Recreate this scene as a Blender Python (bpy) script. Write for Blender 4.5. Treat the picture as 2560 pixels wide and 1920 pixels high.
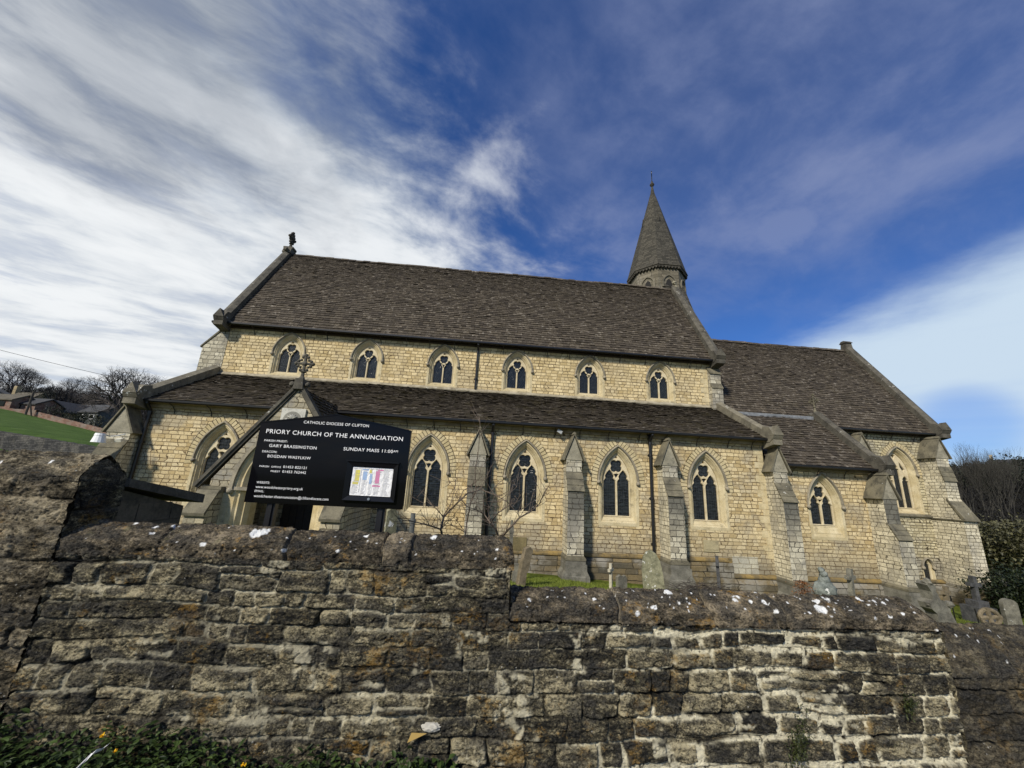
import bpy, math, random
import numpy as np
from mathutils import Vector, Matrix
from mathutils.geometry import tessellate_polygon
R = math.radians
random.seed(7)
for o in list(bpy.data.objects): bpy.data.objects.remove(o)
SC = bpy.context.scene
COL = SC.collection

# ------------------------------------------------------------------ camera
F_PX, PITCH, ROLL, YAW = 961.0, R(14.61), R(3.045), R(4.019)
def _axes():
    f = Vector((0, math.cos(PITCH), math.sin(PITCH))); u = Vector((0, -math.sin(PITCH), math.cos(PITCH))); r0 = Vector((1, 0, 0))
    r = r0*math.cos(ROLL)+u*math.sin(ROLL); up = -r0*math.sin(ROLL)+u*math.cos(ROLL)
    Z = Matrix.Rotation(-YAW, 3, 'Z')
    return Z@r, Z@up, Z@f
CR, CU, CF = _axes()
def ray(x, y):                      # photo pixel (2560x1920) -> direction from the eye
    return CR*((x-1280)/F_PX)-CU*((y-960)/F_PX)+CF
def at(x, y, Y):                    # point seen at a photo pixel, standing at distance Y
    d = ray(x, y); return d*(Y/d.y)
def at_z(x, y, z):
    d = ray(x, y); return d*(z/d.z)
cam = bpy.data.cameras.new('camera'); camo = bpy.data.objects.new('camera', cam); COL.objects.link(camo)
cam.sensor_width = 36; cam.sensor_fit = 'HORIZONTAL'; cam.lens = F_PX/2560*36
cam.clip_start = 0.05; cam.clip_end = 3000
M = Matrix.Identity(4)
for i in range(3):
    M[i][0] = CR[i]; M[i][1] = CU[i]; M[i][2] = -CF[i]
camo.matrix_world = M
SC.camera = camo

# ------------------------------------------------------------------ light
SUN_AZ, SUN_EL = R(216), R(37)      # clockwise from +Y
sdir = Vector((math.sin(SUN_AZ)*math.cos(SUN_EL), math.cos(SUN_AZ)*math.cos(SUN_EL), math.sin(SUN_EL)))
sl = bpy.data.lights.new('sun', 'SUN'); sl.energy = 4.6; sl.angle = R(5.0); sl.color = (1.0, 0.93, 0.80)
so = bpy.data.objects.new('sun', sl); COL.objects.link(so)
so.rotation_euler = sdir.to_track_quat('Z', 'Y').to_euler()
SC.view_settings.view_transform = 'Standard'; SC.view_settings.look = 'None'
SC.view_settings.exposure = 0.0; SC.view_settings.gamma = 1.0

# ------------------------------------------------------------------ node helper
class N:
    def __init__(s, tree): s.t = tree; s.n = tree.nodes; s.l = tree.links
    def new(s, typ, **kw):
        n = s.n.new(typ)
        for k, v in kw.items():
            if hasattr(n, k) and not k.startswith('i_'): setattr(n, k, v)
        return n
    def setin(s, sock, v):
        if v is None: return
        if isinstance(v, bpy.types.NodeSocket): s.l.new(v, sock)
        elif isinstance(v, (tuple, list)) and len(v) == 3 and sock.type == 'RGBA': sock.default_value = (*v, 1)
        else: sock.default_value = v
    def math(s, op, a, b=None, c=None, clamp=False):
        n = s.new('ShaderNodeMath', operation=op, use_clamp=clamp)
        s.setin(n.inputs[0], a); s.setin(n.inputs[1], b)
        if c is not None: s.setin(n.inputs[2], c)
        return n.outputs[0]
    def vmath(s, op, a, b=None):
        n = s.new('ShaderNodeVectorMath', operation=op); s.setin(n.inputs[0], a); s.setin(n.inputs[1], b)
        return n.outputs['Value'] if op in ('DOT_PRODUCT', 'LENGTH') else n.outputs[0]
    def scale(s, a, f):
        n = s.new('ShaderNodeVectorMath', operation='SCALE'); s.setin(n.inputs[0], a); n.inputs['Scale'].default_value = f; return n.outputs[0]
    def noise(s, vec, scale, detail=4, rough=0.55, dist=0.0, out='Fac'):
        n = s.new('ShaderNodeTexNoise'); s.setin(n.inputs['Vector'], vec)
        n.inputs['Scale'].default_value = scale; n.inputs['Detail'].default_value = detail
        n.inputs['Roughness'].default_value = rough; n.inputs['Distortion'].default_value = dist
        return n.outputs[out]
    def vor(s, vec, scale, feature='F1', out='Distance', rnd=1.0):
        n = s.new('ShaderNodeTexVoronoi', feature=feature); s.setin(n.inputs['Vector'], vec)
        n.inputs['Scale'].default_value = scale; n.inputs['Randomness'].default_value = rnd
        return n.outputs[out]
    def ramp(s, fac, stops, interp='LINEAR'):
        n = s.new('ShaderNodeValToRGB'); s.setin(n.inputs[0], fac); cr = n.color_ramp; cr.interpolation = interp
        while len(cr.elements) < len(stops): cr.elements.new(0.5)
        for e, (p, c) in zip(cr.elements, stops):
            e.position = p; e.color = (*c, 1) if isinstance(c, (tuple, list)) else (c, c, c, 1)
        return n.outputs[0]
    def mapr(s, v, a, b, c=0.0, d=1.0, smooth=True):
        n = s.new('ShaderNodeMapRange', interpolation_type='SMOOTHSTEP' if smooth else 'LINEAR', clamp=True)
        s.setin(n.inputs[0], v); n.inputs[1].default_value = a; n.inputs[2].default_value = b
        n.inputs[3].default_value = c; n.inputs[4].default_value = d; return n.outputs[0]
    def mix(s, f, a, b, mode='MIX'):
        n = s.new('ShaderNodeMix', data_type='RGBA', blend_type=mode)
        s.setin(n.inputs[0], f); s.setin(n.inputs[6], a); s.setin(n.inputs[7], b); return n.outputs[2]
    def sep(s, v):
        n = s.new('ShaderNodeSeparateXYZ'); s.setin(n.inputs[0], v); return n.outputs
    def comb(s, x, y, z):
        n = s.new('ShaderNodeCombineXYZ'); s.setin(n.inputs[0], x); s.setin(n.inputs[1], y); s.setin(n.inputs[2], z); return n.outputs[0]
    def bump(s, h, strength, dist, nrm=None):
        n = s.new('ShaderNodeBump'); s.setin(n.inputs['Height'], h); n.inputs['Strength'].default_value = strength
        n.inputs['Distance'].default_value = dist
        if nrm is not None: s.setin(n.inputs['Normal'], nrm)
        return n.outputs[0]
    def pos(s): return s.new('ShaderNodeNewGeometry').outputs['Position']
    def attr(s, name):
        n = s.new('ShaderNodeAttribute'); n.attribute_name = name; return n.outputs['Fac']
def mat(name):
    m = bpy.data.materials.new(name); m.use_nodes = True; nt = m.node_tree
    return m, N(nt), nt.nodes['Principled BSDF']
def simple(name, col, rough=0.7, metal=0.0, var=0.0, vs=6.0, spec=0.5, bump=0.0, bs=40.0):
    m, n, b = mat(name)
    b.inputs['Roughness'].default_value = rough; b.inputs['Metallic'].default_value = metal
    b.inputs['Specular IOR Level'].default_value = spec
    if var > 0:
        c = n.noise(n.pos(), vs, 5, 0.65)
        lo = tuple(x*(1-var) for x in col); hi = tuple(min(1, x*(1+var)) for x in col)
        n.setin(b.inputs['Base Color'], n.ramp(c, [(0.3, lo), (0.7, hi)]))
    else: b.inputs['Base Color'].default_value = (*col, 1)
    if bump: n.setin(b.inputs['Normal'], n.bump(n.noise(n.pos(), bs, 5, 0.6), 0.6, bump))
    return m

# ------------------------------------------------------------------ sky
W = bpy.data.worlds.new('World'); SC.world = W; W.use_nodes = True
wn = N(W.node_tree); bg = W.node_tree.nodes['Background']
sky = wn.new('ShaderNodeTexSky'); sky.sky_type = 'NISHITA'; sky.sun_disc = False
sky.sun_elevation = SUN_EL; sky.sun_rotation = SUN_AZ; sky.dust_density = 0.4; sky.ozone_density = 2.5; sky.air_density = 1.0
D = wn.vmath('NORMALIZE', wn.new('ShaderNodeTexCoord').outputs['Generated'])
dx, dy, dz = wn.sep(D)
zz = wn.math('ADD', wn.math('MAXIMUM', dz, 0.0), 0.10)
px_ = wn.math('DIVIDE', dx, zz); py_ = wn.math('DIVIDE', dy, zz)
P1 = wn.comb(wn.math('MULTIPLY', px_, 1.0), wn.math('MULTIPLY', py_, 0.92), 0.0)
warp = wn.noise(P1, 0.9, 3, 0.5, out='Color')
P2 = wn.vmath('ADD', P1, wn.scale(wn.vmath('SUBTRACT', warp, (0.5, 0.5, 0.5)), 0.32))
st1 = wn.noise(P2, 2.1, 8, 0.60)                      # broad streaks
st2 = wn.noise(wn.vmath('ADD', wn.comb(wn.math('ADD', px_, wn.math('MULTIPLY', py_, 0.45)), wn.math('MULTIPLY', wn.math('SUBTRACT', py_, wn.math('MULTIPLY', px_, 0.5)), 1.7), 3.1), wn.scale(warp, 0.7)), 2.5, 9, 0.60, 0.15)
big = wn.noise(P1, 0.8, 3, 0.5)
# great cloud bank in the west
nb_ = ray(790, 0).cross(ray(1170, 690)).normalized()
ma = wn.vmath('DOT_PRODUCT', D, tuple(nb_ if nb_.x < 0 else -nb_))
ma = wn.math('ADD', ma, wn.math('MULTIPLY', wn.math('SUBTRACT', st1, 0.5), 0.60))
ma = wn.math('ADD', ma, wn.math('MULTIPLY', wn.math('SUBTRACT', st2, 0.5), 0.50))
bank = wn.math('MULTIPLY', wn.mapr(ma, -0.24, 0.17), wn.mapr(st2, 0.30, 0.52, 0.80, 1.0))
# thin bright veil low in the east
mb = wn.vmath('DOT_PRODUCT', D, (0.448, -0.053, -0.892))
mb = wn.math('ADD', mb, wn.math('MULTIPLY', wn.math('SUBTRACT', st1, 0.5), 0.10))
veil = wn.mapr(mb, -0.065, 0.05)
vs_ = wn.noise(wn.comb(wn.math('MULTIPLY', dx, 0.6), wn.math('MULTIPLY', dz, 3.2), 0.0), 3.0, 4, 0.5, 0.4)
veil = wn.math('MULTIPLY', veil, wn.mapr(vs_, 0.30, 0.56, 0.62, 0.98))
hole = wn.mapr(wn.vmath('DOT_PRODUCT', D, tuple(ray(2420, 1065).normalized())), 0.9965, 0.9998, 1.0, 0.45)
veil = wn.math('MULTIPLY', veil, hole)
# violet-grey wisps overhead and to the right
wz = wn.mapr(wn.vmath('DOT_PRODUCT', D, tuple(ray(2350, 60).normalized())), 0.72, 1.0)
ws = wn.mapr(wn.math('ADD', wn.math('MULTIPLY', st1, 0.6), wn.math('MULTIPLY', st2, 0.4)), 0.38, 0.66)
wisp = wn.math('ADD', wn.math('MULTIPLY', ws, wn.math('MULTIPLY_ADD', wz, 0.26, 0.24)), wn.math('MULTIPLY', wz, 0.13))
wisp = wn.math('MULTIPLY', wisp, wn.mapr(dz, 0.28, 0.60, 0.15, 1.0))
def spot(px, py, r0, r1, amt, p=P2):
    d = wn.vmath('DOT_PRODUCT', D, tuple(ray(px, py).normalized()))
    m = wn.mapr(wn.math('ADD', d, wn.math('MULTIPLY', wn.math('SUBTRACT', st2, 0.5), 0.006)), math.cos(R(r1)), math.cos(R(r0)))
    return wn.math('MULTIPLY', m, amt)
wisp = wn.math('MAXIMUM', wisp, spot(1970, 560, 0.0, 4.0, 0.50))
wisp = wn.math('MAXIMUM', wisp, wn.math('MULTIPLY', spot(1460, 600, 0.5, 9.0, 0.62), ws))
blue = wn.mix(1.0, wn.vmath('SCALE', sky.outputs[0]) if False else sky.outputs[0], (0.33, 0.61, 1.08), 'MULTIPLY')
SKY_STR = 0.105
# colours are divided by the strength so that Background strength stays physical
def cc(c): return tuple(x/SKY_STR for x in c)
c_wisp = cc((0.30, 0.35, 0.54)); c_bank = cc((0.84, 0.87, 0.90)); c_grey = cc((0.23, 0.27, 0.34)); c_veil = cc((0.60, 0.73, 0.86))
col = wn.mix(wisp, blue, c_wisp)
shade = wn.mapr(wn.math('ADD', wn.math('MULTIPLY', st1, 0.45), wn.math('MULTIPLY', st2, 0.55)), 0.38, 0.60)
bankc = wn.mix(shade, cc((0.40, 0.47, 0.56)), c_bank)
gd = wn.vmath('DOT_PRODUCT', D, tuple(ray(520, 70).normalized()))
gm = wn.mapr(wn.math('ADD', gd, wn.math('MULTIPLY', wn.math('SUBTRACT', st1, 0.5), 0.22)), 0.93, 1.0)
br = wn.mapr(wn.vmath('DOT_PRODUCT', D, tuple(ray(-150, 500).normalized())), 0.80, 1.0)
bankc = wn.mix(wn.math('MULTIPLY', br, 0.55), bankc, cc((0.92, 0.94, 0.95)))
bankc = wn.mix(wn.math('MULTIPLY', wn.math('MULTIPLY', gm, 0.95), wn.mapr(st2, 0.34, 0.62, 0.9, 0.6)), bankc, c_grey)
col = wn.mix(bank, col, bankc)
col = wn.mix(veil, col, c_veil)
hz = wn.mapr(dz, -0.02, 0.06)
col = wn.mix(hz, cc((0.30, 0.36, 0.42)), col)
wn.setin(bg.inputs[0], col); bg.inputs[1].default_value = SKY_STR

# ------------------------------------------------------------------ mesh helpers
class MB:
    def __init__(s): s.v = []; s.f = []; s.m = []; s.tone = []; s.t = 0.5
    def vert(s, p): s.v.append(tuple(p)); s.tone.append(s.t); return len(s.v)-1
    def face(s, idx, m=0): s.f.append(tuple(idx)); s.m.append(m)
    def poly(s, pts, m=0):
        s.face([s.vert(p) for p in pts], m)
    def box(s, x0, x1, y0, y1, z0, z1, m=0):
        b = len(s.v)
        for p in ((x0,y0,z0),(x1,y0,z0),(x1,y1,z0),(x0,y1,z0),(x0,y0,z1),(x1,y0,z1),(x1,y1,z1),(x0,y1,z1)): s.vert(p)
        for f in ((0,1,5,4),(1,2,6,5),(2,3,7,6),(3,0,4,7),(4,5,6,7),(3,2,1,0)): s.face([b+i for i in f], m)
    def prism(s, pts, a, b, axis='y', m=0):      # pts: 2D; extruded along the axis from a to b
        def P(q, t):
            return (q[0], t, q[1]) if axis == 'y' else ((t, q[0], q[1]) if axis == 'x' else (q[0], q[1], t))
        n = len(pts); k = len(s.v)
        for q in pts: s.vert(P(q, a))
        for q in pts: s.vert(P(q, b))
        tris = tessellate_polygon([[Vector((q[0], q[1], 0)) for q in pts]])
        for t in tris: s.face([k+t[0], k+t[1], k+t[2]], m); s.face([k+n+t[2], k+n+t[1], k+n+t[0]], m)
        for i in range(n):
            j = (i+1) % n; s.face((k+i, k+j, k+n+j, k+n+i), m)
    def obox(s, c, ax, ay, az, m=0):             # oriented box: centre and three half-axis vectors
        c, ax, ay, az = Vector(c), Vector(ax), Vector(ay), Vector(az); b = len(s.v)
        for k in (-1, 1):
            for (i, j) in ((-1,-1),(1,-1),(1,1),(-1,1)): s.vert(c+ax*i+ay*j+az*k)
        for f in ((0,1,5,4),(1,2,6,5),(2,3,7,6),(3,0,4,7),(4,5,6,7),(3,2,1,0)): s.face([b+i for i in f], m)
    def tube(s, pts, rad, n=8, cap=True, m=0):
        pts = [Vector(p) for p in pts]
        rr = rad if isinstance(rad, (list, tuple)) else [rad]*len(pts)
        rings = []; prev = None
        for i, p in enumerate(pts):
            d = (pts[min(i+1, len(pts)-1)]-pts[max(i-1, 0)]).normalized()
            a = d.orthogonal().normalized() if prev is None else (prev-d*prev.dot(d)).normalized()
            prev = a; b = d.cross(a)
            rings.append([s.vert(p+(a*math.cos(2*math.pi*k/n)+b*math.sin(2*math.pi*k/n))*rr[i]) for k in range(n)])
        for r1, r2 in zip(rings, rings[1:]):
            for k in range(n): s.face((r1[k], r1[(k+1)%n], r2[(k+1)%n], r2[k]), m)
        if cap: s.face(rings[0][::-1], m); s.face(rings[-1], m)
    def ico(s, c, r, sub=0, jit=0.0, sc=(1,1,1), m=0):
        t = (1+5**.5)/2
        V = [Vector(p).normalized() for p in ((-1,t,0),(1,t,0),(-1,-t,0),(1,-t,0),(0,-1,t),(0,1,t),(0,-1,-t),(0,1,-t),(t,0,-1),(t,0,1),(-t,0,-1),(-t,0,1))]
        Fc = [(0,11,5),(0,5,1),(0,1,7),(0,7,10),(0,10,11),(1,5,9),(5,11,4),(11,10,2),(10,7,6),(7,1,8),(3,9,4),(3,4,2),(3,2,6),(3,6,8),(3,8,9),(4,9,5),(2,4,11),(6,2,10),(8,6,7),(9,8,1)]
        for _ in range(sub):
            cache = {}; nf = []
            def mid(a, b):
                k = (min(a,b), max(a,b))
                if k not in cache: V.append(((V[a]+V[b])/2).normalized()); cache[k] = len(V)-1
                return cache[k]
            for a, b, c_ in Fc:
                x, y, z = mid(a,b), mid(b,c_), mid(c_,a); nf += [(a,x,z),(b,y,x),(c_,z,y),(x,y,z)]
            Fc = nf
        k = len(s.v); c = Vector(c)
        for v in V:
            q = r*(1+random.uniform(-jit, jit)); s.vert((c.x+v.x*q*sc[0], c.y+v.y*q*sc[1], c.z+v.z*q*sc[2]))
        for f in Fc: s.face([k+i for i in f], m)
    def build(s, name, mats, parent=None, smooth=False, loc=None):
        me = bpy.data.meshes.new(name); me.from_pydata(s.v, [], s.f)
        mats = mats if isinstance(mats, (list, tuple)) else [mats]
        for m in mats: me.materials.append(m)
        if len(mats) > 1: me.polygons.foreach_set('material_index', s.m)
        a = me.attributes.new('tone', 'FLOAT', 'POINT'); a.data.foreach_set('value', s.tone)
        if smooth: me.polygons.foreach_set('use_smooth', [True]*len(s.f))
        me.update()
        o = bpy.data.objects.new(name, me); COL.objects.link(o)
        if parent is not None: o.parent = parent
        if loc is not None: o.location = loc
        return o
def tag(o, label=None, cat=None, group=None, kind=None):
    if label: o['label'] = label
    if cat: o['category'] = cat
    if group: o['group'] = group
    if kind: o['kind'] = kind
    return o
def empty(name, loc=(0, 0, 0), label=None, cat=None, group=None):
    o = bpy.data.objects.new(name, None); COL.objects.link(o); o.location = loc; o.empty_display_size = 0.2
    bpy.context.view_layer.update()
    return tag(o, label, cat, group)
def part(mb, name, mats, parent, smooth=False, label=None):
    o = mb.build(name, mats, None, smooth); o.parent = parent
    # world matrix of every parent in this script is a pure translation
    if parent.type == 'EMPTY': o.matrix_parent_inverse = Matrix.Translation(-parent.location)
    if label: o['label'] = label
    return o

# numpy noise
def _h(ix, iy, seed):
    n = (ix.astype(np.int64)*374761393 + iy.astype(np.int64)*668265263 + seed*1442695041) & 0xffffffff
    n = ((n ^ (n >> 13))*1274126177) & 0xffffffff
    return ((n ^ (n >> 16)) & 0xffff)/65535.0
def vn(x, y, seed=0):
    ix = np.floor(x); iy = np.floor(y); fx = x-ix; fy = y-iy
    fx = fx*fx*fx*(fx*(fx*6-15)+10); fy = fy*fy*fy*(fy*(fy*6-15)+10)
    a = _h(ix, iy, seed); b = _h(ix+1, iy, seed); c = _h(ix, iy+1, seed); d = _h(ix+1, iy+1, seed)
    return (a+(b-a)*fx)*(1-fy)+(c+(d-c)*fx)*fy
def fbm(x, y, oct=4, seed=0, gain=0.5):
    s = 0; a = 1; t = 0
    for i in range(oct):
        s = s+a*vn(x*2**i+i*17.3, y*2**i-i*9.1, seed+i*11); t += a; a *= gain
    return s/t-0.5
def ss(x, a, b):
    t = np.clip((x-a)/(b-a), 0, 1); return t*t*(3-2*t)
def grid_obj(name, P, attrs, material, parent, smooth=True):     # P: (ny,nx,3)
    ny, nx, _ = P.shape
    me = bpy.data.meshes.new(name)
    idx = np.arange(ny*nx).reshape(ny, nx)
    q = np.stack([idx[:-1,:-1], idx[:-1,1:], idx[1:,1:], idx[1:,:-1]], -1).reshape(-1, 4)
    me.vertices.add(ny*nx); me.vertices.foreach_set('co', P.reshape(-1).astype(np.float32))
    me.loops.add(q.size); me.loops.foreach_set('vertex_index', q.reshape(-1).astype(np.int32))
    me.polygons.add(len(q)); me.polygons.foreach_set('loop_start', (np.arange(len(q))*4).astype(np.int32))
    me.polygons.foreach_set('loop_total', np.full(len(q), 4, np.int32))
    me.polygons.foreach_set('use_smooth', np.full(len(q), smooth))
    for k, v in attrs.items():
        a = me.attributes.new(k, 'FLOAT', 'POINT'); a.data.foreach_set('value', np.broadcast_to(v, (ny, nx)).reshape(-1).astype(np.float32))
    me.materials.append(material); me.update(calc_edges=True); me.validate()
    o = bpy.data.objects.new(name, me); COL.objects.link(o)
    if parent is not None:
        o.parent = parent
        if parent.type == 'EMPTY': o.matrix_parent_inverse = Matrix.Translation(-parent.location)
    return o

# ------------------------------------------------------------------ materials
def masonry(name, c1, c2, joint, rowh=0.175, bw=0.34, msize=0.014, grey=0.25, stain=None, rough_amp=1.0, dirt=(0.10, 0.085, 0.06)):
    m, n, b = mat(name)
    g = n.new('ShaderNodeNewGeometry'); P = g.outputs['Position']; x, y, z = n.sep(P)
    nx, ny, nz = n.sep(g.outputs['True Normal'])
    side = n.math('GREATER_THAN', n.math('ABSOLUTE', nx), n.math('ABSOLUTE', ny))
    u = n.math('ADD', n.math('MULTIPLY', side, y), n.math('MULTIPLY', n.math('SUBTRACT', 1.0, side), x))
    w = n.noise(P, 3.1, 2, 0.5, out='Color'); w = n.sep(w)
    w2 = n.sep(n.noise(P, 11.0, 2, 0.5, out='Color'))
    v = n.math('ADD', z, n.math('MULTIPLY', n.math('SUBTRACT', n.noise(n.comb(0.0, 0.0, n.math('MULTIPLY', z, 1.0)), 3.3, 1, 0.5), 0.5), 0.16))
    v = n.math('ADD', v, n.math('MULTIPLY', n.math('SUBTRACT', w[0], 0.5), 0.055*rough_amp))
    v = n.math('ADD', v, n.math('MULTIPLY', n.math('SUBTRACT', w2[0], 0.5), 0.022*rough_amp))
    row = n.math('FLOOR', n.math('DIVIDE', v, rowh))
    wh = n.new('ShaderNodeTexWhiteNoise', noise_dimensions='1D'); n.setin(wh.inputs['W'], row)
    u = n.math('ADD', u, n.math('MULTIPLY', wh.outputs['Value'], 0.6))
    u = n.math('ADD', u, n.math('MULTIPLY', n.math('SUBTRACT', w[1], 0.5), 0.34))
    u = n.math('ADD', u, n.math('MULTIPLY', n.math('SUBTRACT', w2[1], 0.5), 0.03*rough_amp))
    br = n.new('ShaderNodeTexBrick'); n.setin(br.inputs['Vector'], n.comb(u, v, 0.0))
    br.offset = 0.37; br.offset_frequency = 2; br.squash = 0.72; br.squash_frequency = 3
    br.inputs['Scale'].default_value = 1.0; br.inputs['Mortar Size'].default_value = msize; br.inputs['Mortar Smooth'].default_value = 0.35
    br.inputs['Bias'].default_value = 0.0; br.inputs['Brick Width'].default_value = bw; br.inputs['Row Height'].default_value = rowh
    br.inputs['Color1'].default_value = (0, 0, 0, 1); br.inputs['Color2'].default_value = (1, 1, 1, 1); br.inputs['Mortar'].default_value = (0.5, 0.5, 0.5, 1)
    rc = n.math('ADD', n.math('MULTIPLY', n.sep(br.outputs['Color'])[0], 0.6), n.math('MULTIPLY', n.noise(P, 1.1, 3, 0.6), 0.55))
    base = n.mix(n.mapr(rc, 0.15, 0.95), c1, c2)
    fine = n.noise(P, 26.0, 5, 0.7)
    base = n.mix(1.0, base, n.ramp(fine, [(0.25, 0.62), (0.6, 1.12)]), 'MULTIPLY')
    gm = n.mapr(n.math('ADD', n.noise(P, 0.75, 5, 0.66), n.math('MULTIPLY', z, 0.0)), 0.46, 0.62)
    base = n.mix(n.math('MULTIPLY', gm, grey), base, (0.25, 0.235, 0.20))
    dm = n.mapr(n.noise(n.comb(n.math('MULTIPLY', u, 1.0), v, 1.0), 2.3, 6, 0.72), 0.60, 0.74)
    base = n.mix(n.math('MULTIPLY', dm, 0.62), base, dirt)
    if stain:                                    # soot under weatherings / damp foot of the wall: (z_top, z_bottom, strength)
        for (za, zb, k, sc_) in stain:
            s_ = n.mapr(n.math('ADD', z, n.math('MULTIPLY', n.math('SUBTRACT', n.noise(P, 1.9, 5, 0.65), 0.5), 1.1)), za, zb, 1.0, 0.0)
            base = n.mix(n.math('MULTIPLY', s_, k), base, sc_)
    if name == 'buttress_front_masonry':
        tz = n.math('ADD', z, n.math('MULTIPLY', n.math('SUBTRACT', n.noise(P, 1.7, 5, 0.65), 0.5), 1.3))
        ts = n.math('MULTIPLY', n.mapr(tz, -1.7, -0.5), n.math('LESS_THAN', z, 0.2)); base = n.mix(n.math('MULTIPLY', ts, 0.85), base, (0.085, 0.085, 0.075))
    sk = n.mapr(n.noise(n.comb(n.math('MULTIPLY', n.math('ADD', x, y), 3.2), 0.0, n.math('MULTIPLY', z, 0.45)), 1.0, 5, 0.65), 0.60, 0.74)
    base = n.mix(n.math('MULTIPLY', sk, 0.55), base, (0.15, 0.135, 0.10))
    jm = n.mapr(br.outputs['Fac'], 0.15, 0.75)
    jn = n.mapr(n.noise(P, 2.2, 3, 0.6), 0.34, 0.62, 0.45, 1.0)
    base = n.mix(n.math('MULTIPLY', jm, jn), base, joint)
    n.setin(b.inputs['Base Color'], base); b.inputs['Roughness'].default_value = 0.92; b.inputs['Specular IOR Level'].default_value = 0.15
    h = n.math('SUBTRACT', n.math('MULTIPLY', fine, 0.35), n.math('MULTIPLY', jm, 1.0))
    h = n.math('ADD', h, n.math('MULTIPLY', n.sep(br.outputs['Color'])[0], 0.35))
    h = n.math('ADD', h, n.math('MULTIPLY', n.noise(P, 8.0, 4, 0.6), 1.1*rough_amp))
    n.setin(b.inputs['Normal'], n.bump(h, 1.0, 0.022))
    return m
MAT = {}
foot = [(-3.1, -1.1, 0.68, (0.215, 0.20, 0.16)), (-4.0, -2.2, 0.55, (0.13, 0.105, 0.06))]
MAT['aisle'] = masonry('aisle_masonry', (0.42, 0.315, 0.155), (0.68, 0.56, 0.335), (0.115, 0.080, 0.042), rowh=0.15, bw=0.27, msize=0.013, grey=0.52, stain=foot)
MAT['clere'] = masonry('clerestory_masonry', (0.44, 0.335, 0.165), (0.70, 0.57, 0.33), (0.10, 0.070, 0.035), msize=0.015, rowh=0.165, bw=0.29, rough_amp=0.6, grey=0.25)
MAT['chan'] = masonry('chancel_masonry', (0.36, 0.31, 0.19), (0.58, 0.52, 0.35), (0.05, 0.038, 0.022), msize=0.019, rowh=0.14, bw=0.30, grey=0.75, stain=[(-4.6, -2.6, 0.5, (0.16, 0.145, 0.11))])
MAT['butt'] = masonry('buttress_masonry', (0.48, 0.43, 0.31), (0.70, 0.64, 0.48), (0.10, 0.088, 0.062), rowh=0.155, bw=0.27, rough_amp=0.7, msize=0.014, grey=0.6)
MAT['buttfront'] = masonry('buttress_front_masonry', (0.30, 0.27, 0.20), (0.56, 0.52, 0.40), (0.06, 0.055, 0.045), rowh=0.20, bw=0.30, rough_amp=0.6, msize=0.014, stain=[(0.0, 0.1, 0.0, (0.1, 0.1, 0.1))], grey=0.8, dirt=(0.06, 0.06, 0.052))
MAT['plinth'] = masonry('plinth_masonry', (0.075, 0.070, 0.055), (0.19, 0.145, 0.075), (0.035, 0.03, 0.02), rowh=0.21, bw=0.75, grey=0.9, rough_amp=0.9, dirt=(0.03, 0.03, 0.025))
MAT['porch'] = masonry('porch_masonry', (0.26, 0.235, 0.17), (0.46, 0.40, 0.27), (0.07, 0.055, 0.035), rowh=0.17, bw=0.33, grey=0.9, dirt=(0.09, 0.085, 0.07))
MAT['spire'] = masonry('spire_masonry', (0.042, 0.040, 0.034), (0.088, 0.081, 0.066), (0.032, 0.030, 0.025), rowh=0.16, bw=0.34, rough_amp=0.5, msize=0.012, grey=0.0, dirt=(0.05, 0.05, 0.043))
def stone(name, c1, c2, dark, dk=0.6, lich=0.0, scale=2.4):
    m, n, b = mat(name); P = n.pos()
    c = n.mix(n.mapr(n.noise(P, scale, 5, 0.62), 0.3, 0.7), c1, c2)
    c = n.mix(n.math('MULTIPLY', n.mapr(n.noise(P, scale*1.3, 6, 0.72), 0.52, 0.70), dk), c, dark)
    c = n.mix(1.0, c, n.ramp(n.noise(P, 42.0, 4, 0.7), [(0.3, 0.7), (0.65, 1.12)]), 'MULTIPLY')
    if lich:
        l = n.math('GREATER_THAN', n.math('ADD', n.noise(P, 5.0, 6, 0.7), n.math('MULTIPLY', n.noise(P, 0.9, 2, 0.5), 0.35)), 0.90-lich)
        c = n.mix(l, c, (0.62, 0.62, 0.58))
    n.setin(b.inputs['Base Color'], c); b.inputs['Roughness'].default_value = 0.9; b.inputs['Specular IOR Level'].default_value = 0.2
    n.setin(b.inputs['Normal'], n.bump(n.noise(P, 30.0, 6, 0.7), 0.7, 0.012))
    return m
MAT['dressed'] = stone('dressed_limestone', (0.46, 0.38, 0.22), (0.60, 0.52, 0.34), (0.20, 0.17, 0.11), 0.75)
MAT['tracery'] = stone('tracery_limestone', (0.52, 0.43, 0.27), (0.66, 0.58, 0.40), (0.26, 0.22, 0.15), 0.5)
MAT['hood'] = stone('hood_mould_stone', (0.20, 0.18, 0.14), (0.34, 0.30, 0.22), (0.07, 0.065, 0.055), 0.8)
MAT['voussoir'] = stone('voussoir_stone', (0.44, 0.36, 0.20), (0.58, 0.49, 0.30), (0.20, 0.17, 0.11), 0.5)
MAT['joint'] = simple('dark_joint', (0.045, 0.032, 0.016), 0.95)
MAT['cope'] = stone('coping_stone', (0.060, 0.056, 0.047), (0.125, 0.115, 0.092), (0.030, 0.028, 0.025), 0.8, 0.045)
MAT['weather'] = stone('weathering_slab', (0.10, 0.092, 0.068), (0.20, 0.18, 0.125), (0.04, 0.038, 0.032), 0.8, 0.02)
MAT['gablet'] = stone('gablet_stone', (0.21, 0.195, 0.145), (0.36, 0.33, 0.25), (0.08, 0.08, 0.07), 0.7, 0.0)
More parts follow.
